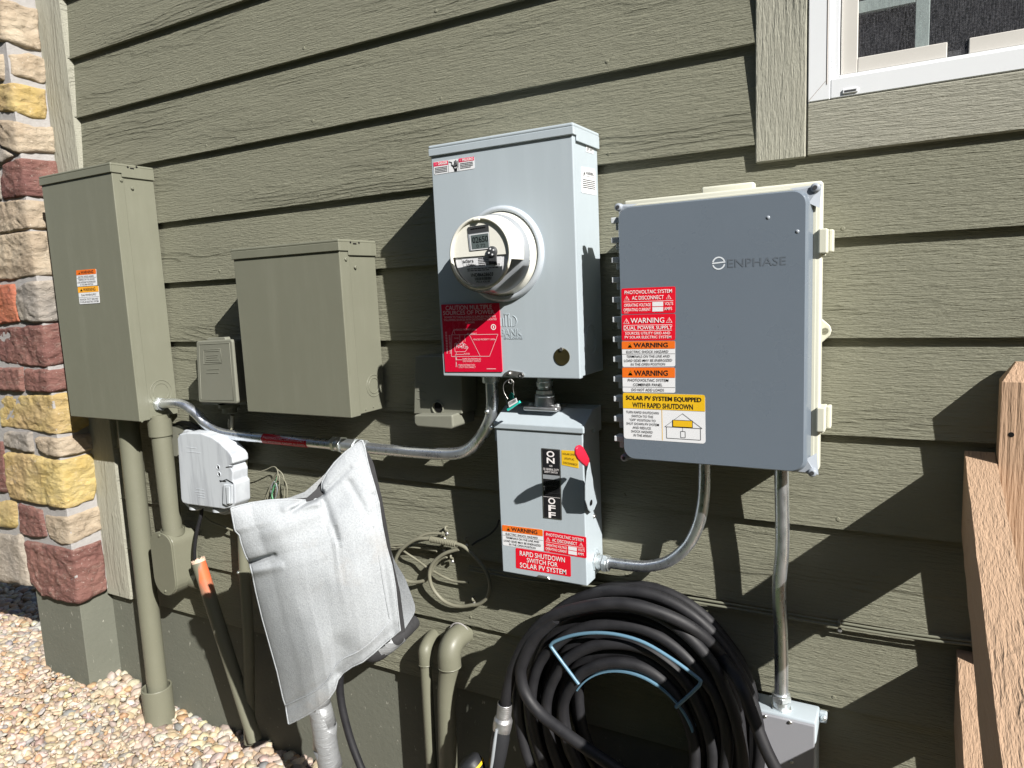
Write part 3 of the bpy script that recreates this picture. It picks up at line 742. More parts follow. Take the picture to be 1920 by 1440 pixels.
# ================================================================== ENCLOSURES
OUT = (0, -1, 0)
def screws(parent, pts, y, r=.004, mat=None):
    for (u, v) in pts:
        MB().screw(at(u, v, y), OUT, r, mat or M_olive).build('screw', parent)
def warn(kind):
    """(base material, elements) of the printed labels; proportions as on the real stickers"""
    if kind == 'acd': return M_red, [('t', M_wprint, 'PHOTOVOLTAIC SYSTEM', .06, .09, .94, .23), ('t', M_wprint, 'AC DISCONNECT', .20, .31, .79, .46)] + tri(.10, .38, .17, 2.05, M_red, M_wprint) + tri(.88, .38, .17, 2.05, M_red, M_wprint) + \
        [('r', M_wprint, .04, .52, .96, .535), ('t', M_wprint, 'OPERATING VOLTAGE', .05, .60, .55, .72), ('t', M_wprint, 'OPERATING CURRENT', .04, .78, .55, .90), ('r', M_white, .58, .56, .78, .73), ('r', M_white, .58, .76, .78, .93),
         ('t', M_wprint, 'VOLTS', .81, .58, .96, .70), ('t', M_wprint, 'AMPS', .80, .77, .94, .89), ('s', M_pink, .05, .94, .14, .98, 1)]
    if kind == 'dual': return M_red, [('t', M_wprint, 'WARNING', .17, .13, .80, .33)] + tri(.09, .24, .20, 2.05, M_red, M_wprint) + tri(.89, .23, .20, 2.05, M_red, M_wprint) + \
        [('r', M_wprint, .04, .40, .94, .415), ('t', M_wprint, 'DUAL POWER SUPPLY', .04, .44, .95, .58), ('r', M_wprint, .04, .61, .94, .625), ('t', M_wprint, 'SOURCES: UTILITY GRID AND', .07, .67, .91, .77), ('t', M_wprint, 'PV SOLAR ELECTRIC SYSTEM', .06, .82, .93, .92)]
    if kind == 'shock': return M_white, [('R', M_orange, 0, 0, 1, .30, .05), ('r', M_orange, 0, .15, 1, .30, 2), ('t', M_black, 'WARNING', .23, .06, .87, .25, True)] + tri(.155, .17, .2, 2.05, M_yellow, M_black) + \
        [('t', M_black, 'ELECTRIC SHOCK HAZARD', .09, .36, .88, .46), ('r', M_black, 0, .495, 1, .507), ('t', M_black, 'TERMINALS ON THE LINE AND', .09, .54, .91, .64), ('t', M_black, 'LOAD SIDES MAY BE ENERGIZED', .04, .70, .95, .80), ('t', M_black, 'IN THE OPEN POSITION', .17, .85, .82, .95)]
    if kind == 'dual_w': return M_white, [('R', M_amber, 0, 0, 1, .33, .05), ('r', M_amber, 0, .16, 1, .33, 2), ('t', M_black, 'WARNING', .26, .07, .86, .27, True)] + tri(.17, .18, .2, 1.2, M_yellow, M_black) + \
        [('t', M_black, 'DUAL POWER SUPPLY', .14, .42, .88, .53), ('r', M_black, 0, .61, 1, .622), ('t', M_black, 'SOURCES: UTILITY GRID AND', .06, .68, .95, .78), ('t', M_black, 'PV SOLAR ELECTRIC SYSTEM', .06, .83, .95, .93)]
    if kind == 'comb': return M_white, [('R', M_orange, 0, 0, 1, .40, .05), ('r', M_orange, 0, .2, 1, .40, 2), ('t', M_black, 'WARNING', .23, .11, .87, .33, True)] + tri(.155, .23, .22, 2.05, M_yellow, M_black) + \
        [('t', M_black, 'PHOTOVOLTAIC SYSTEM', .11, .45, .88, .56), ('t', M_black, 'COMBINER PANEL', .21, .63, .77, .74), ('r', M_black, 0, .785, 1, .797), ('t', M_black, 'DO NOT ADD LOADS', .18, .84, .80, .95)]
    if kind == 'rapid': return M_red, [('t', M_wprint, 'RAPID SHUTDOWN', .08, .10, .90, .34), ('t', M_wprint, 'SWITCH FOR', .21, .40, .77, .62), ('t', M_wprint, 'SOLAR PV SYSTEM', .08, .68, .92, .92)]
    if kind == 'solar':
        e = [('R', M_yellow, 0, 0, 1, .33, .04), ('r', M_yellow, 0, .16, 1, .335, 2), ('t', M_black, 'SOLAR PV SYSTEM EQUIPPED', .04, .055, .96, .165, True), ('t', M_black, 'WITH RAPID SHUTDOWN', .12, .20, .86, .31, True), ('r', M_yellow, .483, .335, .490, .985)]
        for i, (s, a, b) in enumerate([('TURN RAPID SHUTDOWN', .04, .45), ('SWITCH TO THE', .11, .38), ('"OFF" POSITION TO', .08, .41), ('SHUT DOWN PV SYSTEM', .04, .45), ('AND REDUCE', .12, .35), ('SHOCK HAZARD', .10, .37), ('IN THE ARRAY', .13, .36)]):
            e.append(('t', M_black, s, a, .385 + i * .083, b, .385 + i * .083 + .052))
        e += [('l', M_black, .52, .69, .735, .40, .008), ('l', M_black, .735, .40, .965, .69, .008), ('l', M_black, .52, .69, .965, .69, .008), ('l', M_black, .54, .69, .54, .93, .008), ('l', M_black, .945, .69, .945, .93, .008), ('l', M_black, .54, .93, .945, .93, .008),
              ('r', M_black, .615, .535, .855, .685, 3), ('r', M_yellow, .622, .547, .848, .673, 4), ('l', M_black, .735, .685, .735, .77, .006), ('l', M_black, .71, .77, .765, .77, .008), ('l', M_black, .71, .90, .765, .90, .008), ('l', M_black, .71, .77, .71, .90, .008), ('l', M_black, .765, .77, .765, .90, .008)]
        return M_white, e
def put(kind, parent, px, y, name='warning_label', label=None, thick=.0004):
    m, e = warn(kind)
    return sticker(name, parent, [at(u, v, y) for u, v in px], OUT, m, e, thick, .06, label)

def steel_box(root, x0, x1, z0, z1, d, mat, lid=.027, front=.036, kn=None):
    """body, wrap-round front cover, rain lid"""
    body = MB().box(x0 + .002, x1 - .0025, -d + .012, -.0005, z0 + .003, z1 - .004, mat, .0015, 1).build('body', root)
    cov = MB().box(x0, x1 - .001, -d + .0008, -d + front, z0, z1 - lid + .003, mat, .002, 2).build('cover', root)
    l = MB()
    l.box(x0 - .003, x1 + .003, -d - .0035, -.0008, z1 - .008, z1, mat, .003, 2)
    l.box(x0 - .003, x1 + .003, -d - .0035, -d + .001, z1 - lid, z1 - .007, mat, .0012, 1)
    l.box(x1 + .0003, x1 + .0029, -d + front * .8, -.001, z1 - lid - .010, z1 - .007, mat, .0008, 1); l.box(x1 + .0003, x1 + .0029, -d + .001, -d + front * .8 + .001, z1 - lid, z1 - .0072, mat, .0008, 1)
    l.box(x0 - .0029, x0 - .0003, -d + .001, -.001, z1 - lid, z1 - .007, mat, .0008, 1)
    L = l.build('rain_lid', root)
    return body, cov, L
def knock(parent, c, axis, rs, mat):
    mb = MB()
    for r in rs: mb.ring(c, axis, r, .0011, mat)
    return mb.build('knockout', parent)

def tall_panel():
    x0, x1, z0, z1, d = -1.787, -1.431, -.344, .3985, .131
    r = thing('electrical_panel', 'tall narrow olive panel with two small warning stickers beside the stone wall', 'panel', ((x0 + x1) / 2, -d / 2, z0), 'olive electrical enclosures')
    body, cov, lid = steel_box(r, x0, x1, z0, z1, d, M_olive)
    put('shock', cov, [(143, 507), (180, 504), (182.4, 535), (145, 537.6)], -d)
    put('dual_w', cov, [(146, 538.5), (184.5, 536), (187.6, 568), (149.7, 570.5)], -d)
    c = atx(302, 735, x1 - .002); knock(body, c, (1, 0, 0), (.036, .026), M_olive)
    for q in [(227, 338), (248, 353)]: MB().screw(atx(q[0], q[1], x1 - .0005), (1, 0, 0), .0045, M_olive).build('screw', cov)
    MB().screw(atx(266, 790, x1 - .004), (1, 0, 0), .0035, M_olive).build('screw', body)
    mb = MB()
    for q in [(239.5, 313.5), (256, 313.5)]: mb.disc(atx(*q, x1 + .0029), (1, 0, 0), .0032, M_gap, .0002, 12)
    p = atx(247.5, 316, x1 + .003); mb.box(p[0], p[0] + .0003, p[1] - .006, p[1] + .006, p[2] - .002, p[2] + .002, M_gap); mb.build('keyhole', lid)
tall_panel()
def mid_panel():
    x0, x1, z0, z1, d = -.968, -.6105, -.2925, .128, .1305
    r = thing('electrical_panel', 'wide square olive panel without any label left of the grey meter box', 'panel', ((x0 + x1) / 2, -d / 2, z0), 'olive electrical enclosures')
    body, cov, lid = steel_box(r, x0, x1, z0, z1, d, M_olive)
    c = atx(701, 723, x1 - .002); knock(body, c, (1, 0, 0), (.027, .019), M_olive)
    for q in [(648, 486), (666, 501)]: MB().screw(atx(q[0], q[1], x1 - .0005), (1, 0, 0), .0042, M_olive).build('screw', cov)
    for q in [(686, 768), (700, 763)]: MB().screw(atx(*q, x1 - .002), (1, 0, 0), .0022, M_olive).build('screw', body)
    mb = MB()
    for q in [(657, 454.5), (673, 455.5)]: mb.disc(atx(*q, x1 + .0029), (1, 0, 0), .0028, M_gap, .0002, 12)
    p = atx(665, 457, x1 + .003); mb.box(p[0], p[0] + .0003, p[1] - .006, p[1] + .006, p[2] - .0018, p[2] + .0018, M_gap); mb.build('keyhole', lid)
    p = at(622, 789, -.07); MB().tube([(p[0] - .006, -.07, z0 + .004), (p[0], -.07, z0 - .008), (p[0] + .006, -.07, z0 + .004)], .0025, M_olive, 8).build('latch_loop', cov)
mid_panel()

def meter_box():
    x0, x1, z0, z1, d = -.342, -.0155, -.186, .3005, .1265
    r = thing('meter_box', 'light grey meter enclosure with red placard, bronze disc and round meter', 'meter box', ((x0 + x1) / 2, -d / 2, z0))
    body, cov, lid = steel_box(r, x0, x1, z0, z1, d, M_grey, .022, .016)
    F = -d + .0006
    s = sticker('danger_label', cov, [at(*q, F) for q in [(813, 304), (889, 293.7), (890, 316), (814.5, 328)]], OUT, M_white,
        [('r', M_pinkred, .0, .03, .365, .36), ('r', M_pinkred, .63, .0, 1, .31), ('t', M_wprint, 'DANGER', .12, .07, .35, .29, True), ('t', M_wprint, 'PELIGRO', .72, .05, .98, .26, True)] + tri(.07, .18, .24, 3.2, M_pinkred, M_wprint) + tri(.675, .15, .24, 3.2, M_pinkred, M_wprint) +
        [('s', M_black, .03, .44, .34, .92, 4), ('s', M_black, .66, .38, .97, .88, 4), ('l', M_black, .37, .02, .37, .98, .02), ('l', M_black, .625, .02, .625, .98, .02),
         ('l', M_black, .385, .14, .46, .24, .07), ('l', M_black, .46, .24, .445, .45, .07), ('l', M_black, .445, .45, .50, .60, .07),
         ('p', M_black, [(.48, .62), (.475, .40), (.495, .38), (.505, .55), (.515, .55), (.515, .15), (.535, .12), (.54, .50), (.548, .50), (.55, .08), (.57, .06), (.572, .50), (.58, .50), (.585, .15), (.602, .16), (.602, .62), (.585, .80), (.58, .97), (.515, .97), (.505, .80)]), ('p', M_white, [(.50, .72), (.54, .62), (.535, .70), (.585, .60), (.55, .80), (.552, .72)], 3)], .0004, .12)
    for nm, px, e in [('maker_label', [(1098.5, 262), (1112.5, 265.5), (1112.5, 288.5), (1098.7, 284.5)], [('s', M_black, .2, .06, .9, .18, 1), ('s', M_black, .08, .26, .36, .92, 7), ('s', M_black, .44, .3, .95, .85, 6)]),
                      ('warning_label', [(1089.3, 312.5), (1115, 317), (1117.5, 366), (1090.5, 361)], [('r', M_black, .12, .10, .90, .34), ('r', M_white, .135, .115, .885, .325, 2), ('t', M_black, 'WARNING', .30, .15, .86, .29, True), ('p', M_black, [(.21, .14), (.27, .29), (.15, .29)], 3), ('s', M_black, .08, .45, .94, .82, 5), ('s', M_black, .08, .91, .3, .94, 1)])]:
        sticker(nm, cov if nm != 'maker_label' else body, [atx(*q, x1 - .0022) for q in px], (1, 0, 0), M_white, e, .0005, .05)
    t = [('t', M_pink, 'CAUTION MULTIPLE', .08, .02, .88, .085), ('t', M_pink, 'SOURCES OF POWER.', .03, .095, .93, .155), ('s', M_pink, .05, .175, .95, .285, 3)]
    t = [t[0], t[1], ('t', M_pink, 'POWER TO THIS BUILDING IS SUPPLIED FROM THE', .05, .175, .94, .205), ('t', M_pink, 'FOLLOWING SOURCES WITH DISCONNECTS LOCATED', .04, .215, .95, .245), ('t', M_pink, 'AS SHOWN.', .41, .255, .58, .285),
         ('t', M_pink, 'UNFENCED PROPERTY LINES', .20, .362, .60, .388), ('t', M_pink, 'PV ARRAY', .44, .425, .60, .45), ('t', M_pink, 'FENCED PROPERTY LINES', .54, .51, .90, .535), ('t', M_pink, 'POWER', .36, .72, .46, .745), ('t', M_pink, 'RAPID SHUTDOWN AC', .33, .795, .65, .822), ('t', M_pink, 'DISCONNECT SWITCH', .33, .828, .64, .853),
         ('t', M_pink, 'MAIN DISTRIBUTION', .25, .885, .54, .912), ('t', M_pink, 'UTILITY DISCONNECT', .25, .918, .55, .943), ('t', M_pink, 'PAVED', .20, .49, .28, .51)]
    for a in [(.16, .45, .96, .45), (.16, .45, .13, .77), (.13, .77, .64, .77), (.47, .45, .64, .77), (.96, .45, .80, .77), (.64, .77, .80, .77), (.20, .375, .16, .45), (.20, .375, .22, .44), (.44, .44, .39, .46), (.39, .46, .39, .55), (.89, .52, .93, .535), (.22, .70, .22, .82), (.22, .82, .32, .82), (.22, .75, .20, .93), (.22, .93, .20, .75), (.20, .74, .36, .74),
              (.20, .58, .38, .58), (.20, .58, .20, .70), (.20, .70, .38, .70), (.38, .58, .44, .64), (.44, .64, .38, .70), (.26, .54, .30, .60), (.30, .60, .36, .54), (.24, .62, .42, .66), (.30, .45, .30, .56)]: t.append(('l', M_pink, *a, .006))
    for k in range(7): t.append(('p', M_pink, [(.22 + .03 * k, .56 + .02 * ((k * 5) % 4)), (.25 + .03 * k, .58 + .02 * ((k * 3) % 4)), (.235 + .03 * k, .66 - .01 * (k % 3))]))
    t += [('c', M_wprint, .89, .345, .030, .042), ('r', M_wprint, .882, .325, .898, .365), ('s', M_pink, .74, .945, .96, .968, 1)]
    for k in range(2): t.append(('s', M_pink, .045 + k * .06, .40 + .05 * k, .075 + k * .06, .73, 14))
    sticker('caution_placard', cov, [at(*q, F) for q in [(828, 571), (936.4, 568), (942.7, 697), (836, 697)]], OUT, M_plac, t, .0018, .008)
    # embossed maker's mark beside the placard: raised letters of the same paint
    e = MB(); 
    def emb(s, px0, px1, bold=True):
        vv, ff = text_geo(s, bold); a, b = Vector(at(*px0, F)), Vector(at(*px1, F)); n = len(vv); h = .0006
        v = [(a.x + (b.x - a.x) * q[0], F - h, b.z + (a.z - b.z) * q[1]) for q in vv] + [(a.x + (b.x - a.x) * q[0], F, b.z + (a.z - b.z) * q[1]) for q in vv]
        e.add(v, list(ff), M_grey)
        cnt = {}
        for f in ff:
            for i in range(len(f)):
                k = (f[i], f[(i + 1) % len(f)]); cnt[k] = 1
        e.add(v, [(x, y, y + n, x + n) for (x, y) in cnt if (y, x) not in cnt], M_grey)
    emb('MILBANK', (916, 617), (979, 629.5)); emb('ENCLOSURE', (946, 632), (980, 635.5), False)
    for (a, b, c2, d2) in [(938, 612, 939.5, 596), (943, 612, 944.5, 596), (947, 612, 948.5, 589), (953, 612, 954.5, 589), (957, 612, 958.5, 596)]:
        p, q = at(a, b, F), at(c2, d2, F); e.box(p[0], q[0], F - .0006, F + .0005, p[2], q[2], M_grey, .0005, 1)
    p = at(950, 589, F); e.box(p[0] - .006, p[0] + .006, F - .0006, F + .0005, p[2] - .0015, p[2] + .0015, M_grey)
    q_ = [(962, 592), (967, 596), (969, 603), (967, 609), (962, 612)]; e.tube([at(u, v, F - .0001) for u, v in q_], .0008, M_grey, 6, 4)
    e.build('embossed_mark', cov)
    p = at(1053.7, 668.7, F); bd = MB().disc((p[0], F, p[2]), OUT, .0172, M_brass, .0012, 40).build('bronze_disc', cov)
    p = at(1053.7, 654.5, F); MB().hexnut((p[0], F - .0014, p[2]), OUT, .0042, .003, M_steel).build('bolt', bd)
    c = atx(1108, 636, x1 - .0022); knock(body, c, (1, 0, 0), (.030, .022), M_grey)
    p0, p1 = at(944, 706, F), at(983, 700, F)
    la = MB(); la.prism([(at(u, v, F)[0], F - .0004, at(u, v, F)[2]) for u, v in [(943, 705), (947, 699), (956, 694), (968, 696), (980, 698), (984, 704), (981, 709), (974, 709), (966, 705)]], (0, -.002, 0), M_steel)
    p = at(978, 703.5, F); la.ring((p[0], F - .0028, p[2]), OUT, .0042, .0014, M_darkmetal, 20); p = at(957, 700, F); la.lathe((p[0], F - .002, p[2]), OUT, [(.0035, 0), (.0035, .004), (.00001, .005)], M_steel, 14)
    la.build('latch', cov)
meter_box()

def meter():
    cx, cz = -.1803, .0664; yb = -.1262
    r = thing('electric_meter', 'round digital electric meter in clear dome plugged into the grey box', 'meter', (cx, yb, cz))
    c = (cx, yb, cz)
    MB().lathe(c, OUT, [(.096, -.003), (.0965, .002), (.094, .008), (.089, .011), (.0865, .009), (.0845, .004), (.0835, -.002)], M_metering, 72).build('socket_ring', r)
    MB().lathe(c, OUT, [(.0838, .0), (.0838, .006), (.0805, .010), (.0795, .020), (.0785, .024)], M_meterw, 72).build('base', r)
    body = MB()
    prof = [(.0785, .024), (.0765, .036), (.072, .060), (.0700, .072), (.0705, .078), (.0685, .0835), (.0655, .0845)]
    A = 72; vs = []; fs = []
    # upper half shell (white) and everything below the slanted shoulder is clear
    for (rr, h) in prof:
        for k in range(A + 1):
            a = math.radians(-12 + 204 * k / A); vs.append((cx + rr * math.cos(a), yb - h, cz + rr * math.sin(a)))
    for i in range(len(prof) - 1):
        for k in range(A): fs.append((i * (A + 1) + k, i * (A + 1) + k + 1, (i + 1) * (A + 1) + k + 1, (i + 1) * (A + 1) + k))
    body.add(vs, fs, M_meterw, True); sh = body.build('upper_shell', r)
    lower = MB().lathe(c, OUT, [(.0782, .024), (.0780, .036), (.0765, .045), (.0650, .0455), (.00001, .046)], M_clip, 72).build('inner_body', r)
    # face plate: white mask with the top cut for the display
    yf = yb - .0835
    fp = MB(); n = 40
    arc = [(cx + .066 * math.cos(math.radians(a)), cz + .066 * math.sin(math.radians(a))) for a in np.linspace(-4, 184, n)]
    fp.add([(x, yf, z) for x, z in arc], [tuple(range(n))], M_meterw)
    fp.add([(x, yf, z) for x, z in arc] + [(x, yf + .03, z) for x, z in arc], [(i, (i + 1) % n, n + (i + 1) % n, n + i) for i in range(n)], M_meterw)
    mask = fp.build('face_mask', r)
    D = lambda u, v, y: at(u, v, y)
    lcd = sticker('display', r, [D(*q, yf - .0004) for q in [(876, 426), (916, 420), (919, 467), (881, 471)]], OUT, M_darkgrey,
            [('s', M_gap, .16, .06, .9, .17, 1), ('r', M_clip, .0, .30, 1, .985), ('r', M_white, .08, .33, 1, .98, 2), ('r', M_lcd, .13, .36, .97, .94, 3), ('t', M_black, '02650', .19, .44, .95, .70, True), ('t', M_black, '0 72', .36, .76, .80, .90)], .0006, .08)
    nm = MB(); 
    plate = [(cx + .060 * math.cos(math.radians(a)), cz - .006 + .058 * math.sin(math.radians(a))) for a in np.linspace(176, 364, n)]
    yn = yb - .0805
    nm.add([(x, yn, z) for x, z in plate], [tuple(range(n))], M_white)
    np_ = nm.build('name_plate', r)
    cs = [(cx - .058, yn - .0003, cz - .004), (cx + .060, yn - .0003, cz - .004), (cx + .060, yn - .0003, cz - .062), (cx - .058, yn - .0003, cz - .062)]
    sticker('plate_print', np_, [(cx - .046, yn - .0004, cz - .006), (cx + .046, yn - .0004, cz - .006), (cx + .033, yn - .0004, cz - .056), (cx - .033, yn - .0004, cz - .056)], OUT, M_white,
            [('t', M_black, 'aclara', .02, .06, .30, .20), ('t', M_black, 'I-210+c', .10, .24, .34, .36, True), ('s', M_black, .42, .04, .74, .36, 5), ('t', M_black, 'FM2S', .84, .30, 1.0, .38), ('s', M_black, .08, .42, .96, .56, 2), ('t', M_black, '1ND86628603', .16, .62, .84, .76, True), ('k', M_black, .26, .79, .78, .90), ('t', M_black, 'PECA 478789', .30, .93, .76, 1.0)], .0002, .02)
    rp = D(924, 472, yf); rd = MB().lathe((rp[0], yf - .0002, rp[2]), OUT, [(.0105, 0), (.0105, .004), (.0085, .0055), (.00001, .0055)], M_darkgrey, 28)
    rd.box(rp[0] - .009, rp[0] + .009, yf - .003, yf, rp[2] - .024, rp[2], M_darkgrey, .001, 1)
    for a in (30, 110, 200, 290): rd.disc((rp[0] + .0058 * math.cos(math.radians(a)), yf - .0055, rp[2] + .0058 * math.sin(math.radians(a))), OUT, .0018, M_white, .0005, 10)
    rd.build('optical_port', r)
    cc = MB(); prof = [(.0800, .025), (.0790, .036), (.0745, .060), (.0712, .082), (.0700, .0875), (.0660, .0905), (.0600, .0920), (.00001, .0925)]; A = 48; vs = []; fs = []
    for rr_, h in prof:
        for k in range(A + 1):
            a = math.radians(186 + 168 * k / A); vs.append((cx + rr_ * math.cos(a), yb - h, cz - .004 + rr_ * math.sin(a)))
    for i in range(len(prof) - 1):
        for k in range(A): fs.append((i * (A + 1) + k, i * (A + 1) + k + 1, (i + 1) * (A + 1) + k + 1, (i + 1) * (A + 1) + k))
    cc.add(vs, fs, M_clear, True).build('clear_cover', r)
    lip = MB().tube([(cx + .0665 * math.cos(math.radians(q)), yb - .0855, cz + .0665 * math.sin(math.radians(q))) for q in range(0, 361, 10)], .0032, M_meterw, 8, 2); lip.build('front_rim', r)
    for u, v in [(894, 411), (904, 538)]:
        tb = MB(); q = D(u, v, yb - .0875); tb.box(q[0] - .007, q[0] + .007, q[1] - .003, q[1] + .002, q[2] - .0025, q[2] + .0025, M_meterw, .0012, 2); tb.build('seal_tab', r)
meter()

def seal_tag():
    y = -.133
    P = lambda u, v: at(u, v, y)
    r = thing('seal_tag', 'small clear security seal tag with teal base hanging from the meter box latch', 'tag', P(955, 765))
    MB().tube([P(952, 748), P(945, 735), P(944, 722), P(950, 714), P(957, 712), P(963, 716), P(962, 727), P(964, 741)], .0007, M_steel, 6).ring(P(957, 715), OUT, .0045, .0009, M_steel, 20).build('wire_loop', r)
    MB().prism([P(945, 742), P(963, 733), P(973, 753), P(954, 766)], (0, .006, 0), M_clear).build('clear_case', r)
    b = MB(); b.prism([P(950, 767), P(972, 752), P(974, 756), P(952, 771)], (0, .007, 0), M_teal); b.prism([P(954, 741), P(958, 736), P(963, 741), P(961, 742), P(963, 748), P(957, 751), P(955, 745)], (0, .003, 0), M_teal); b.build('teal_base', r)
    sticker('barcode', r, [P(953, 754), P(968, 746), P(971, 754), P(955, 764)], OUT, M_white, [('k', M_black, .1, .1, .9, .7)], .0006, .03)
seal_tag()

def switch():
    x0, x1, z0, z1, d = -.233, -.029, -.628, -.300, .095
    r = thing('safety_switch', 'light grey disconnect switch box with red handle and RAPID SHUTDOWN label', 'switch box', ((x0 + x1) / 2, -d / 2, z0))
    F = -d
    body = MB().box(x0 + .002, x1 - .002, -d + .02, -.0005, z0 + .004, z1 + .02, M_grey, .0015, 1).build('body', r)
    cov = MB().box(x0, x1, F, F + .045, z0, z1 - .002, M_grey, .002, 2).build('door', r)
    pr = [(-d - .004, z1 - .002), (-d - .004, z1 + .010), (-.045, z1 + .040), (-.0008, z1 + .042), (-.0008, z1 - .012), (-d + .052, z1 - .012), (-d + .052, z1 - .002)]
    lid = MB().prism([(x0 - .004, y, z) for y, z in pr], (x1 - x0 + .008, 0, 0), M_grey, .0018, 2).build('rain_lid', r)
    MB().prism([(x0 - .006, -d + .004, z1 - .006), (x0 - .006, -d + .012, z1 - .006), (x0 - .006, -d + .012, z1 - .032), (x0 - .006, -d + .004, z1 - .032)], (.005, 0, 0), M_grey, .001, 1).build('hinge_lug', lid)
    P = lambda q: [at(u, v, F) for u, v in q]
    npx = [(1015.3, 840), (1050.3, 843), (1053.8, 975), (1019, 971)]
    e = [('r', M_steel, .0, .0, 1, 1, 1), ('r', M_black, .05, .012, .95, .988, 2)]
    for s, v0, v1 in [('O', .03, .115), ('N', .125, .205)]: e.append(('t', M_wprint, s, .28, v0, .70, v1, True))
    for s, v0, v1 in [('O', .695, .785), ('F', .80, .885), ('F', .90, .985)]: e.append(('t', M_wprint, s, .30, v0, .68, v1, True))
    e += [('c', M_wprint, .50, .24, .022, .028), ('t', M_wprint, 'GE', .42, .228, .58, .252), ('t', M_wprint, 'GE GENERAL DUTY', .08, .275, .92, .305), ('t', M_wprint, 'SAFETY SWITCH', .14, .315, .84, .342), ('r', M_clip, .05, .37, .95, .43, 3), ('s', M_wprint, .1, .455, .45, .52, 3), ('s', M_wprint, .52, .455, .92, .52, 3), ('t', M_wprint, 'T', .06, .535, .15, .60, True), ('s', M_wprint, .2, .54, .92, .62, 4), ('s', M_wprint, .06, .635, .94, .675, 2), ('r', M_wprint, .05, .684, .95, .688, 3)]
    sticker('name_plate', cov, P(npx), OUT, M_black, e, .0006, .03)
    sticker('yellow_tag', cov, P([(1052.8, 844), (1085, 846), (1085, 878), (1053.6, 871.5)]), OUT, M_yellow, [('t', M_black, 'SOLAR SYSTEM', .08, .16, 1.0, .28), ('t', M_black, 'UTILITY AC', .18, .45, .76, .58), ('t', M_black, 'DISCONNECT', .12, .74, .95, .86)], .0005, .02)
    put('shock', cov, [(941.8, 983.7), (1018, 993), (1019, 1033.5), (943, 1022)], F)
    put('acd', cov, [(1019.6, 994.4), (1099.3, 1007), (1099.9, 1047), (1020.5, 1033.5)], F)
    put('rapid', cov, [(967, 1027), (1070, 1043), (1070.7, 1081.5), (967.6, 1065)], F, label='red RAPID SHUTDOWN SWITCH FOR SOLAR PV SYSTEM label')
    # lever on the right side, red grip above
    X = x1 + .004
    H = lambda q: [atx(u, v, -.020 + .016 * (960 - v) / 94) for u, v in q]
    lev = MB().prism(H([(1104, 866), (1099, 885), (1096, 912), (1096, 938), (1101, 955), (1106, 961), (1112, 956), (1120, 936), (1113, 912), (1107, 886)]), (.0025, 0, 0), M_grey, .0006, 1).build('handle', r)
    q = atx(1106, 942, -.0165); MB().lathe((q[0] + .0030, q[1], q[2]), (1, 0, 0), [(.006, 0), (.006, .0004), (.00001, .0005)], M_gap, 20).build('lock_hole', lev)
    MB().prism([(p[0] - .002, p[1], p[2]) for p in H([(1078, 842), (1081, 836), (1086, 834), (1091, 838), (1096, 847), (1102, 859), (1102.5, 866), (1097, 875), (1090, 869), (1082, 861), (1078, 853)])], (.006, 0, 0), M_redgrip, .0022, 3, True).build('grip', lev)
    q = atx(1113, 968, x1); MB().screw((x1, q[1], q[2]), (1, 0, 0), .0045, M_steel).build('bolt', body)
    c = (x1 - .0018, -.045, at(1122, 1053, -.045)[2]); knock(body, c, (1, 0, 0), (.026, .020), M_grey)
    ht = MB(); p = at(1019, 1078, F); ht.prism([(p[0] - .018, F - .0005, z0 + .002), (p[0] + .018, F - .0005, z0 + .002), (p[0] + .012, F - .0005, z0 + .008), (p[0] - .010, F - .0005, z0 + .008)], (0, -.004, 0), M_steel, .001, 1); ht.build('hasp', cov)
    hx = at(1022, 760, -.052); hub = MB()
    hub.box(hx[0] - .040, hx[0] + .040, -.080, -.024, z1 + .036, z1 + .0455, M_alu, .004, 3); hub.lathe((hx[0], -.052, z1 + .045), (0, 0, 1), [(.024, 0), (.0225, .006), (.021, .020), (.0215, .024), (.00001, .024)], M_alu, 32)
    for sx in (-1, 1): hub.screw((hx[0] + sx * .032, -.056, z1 + .0455), (0, 0, 1), .005, M_zinc)
    hub.build('conduit_hub', lid)
switch()

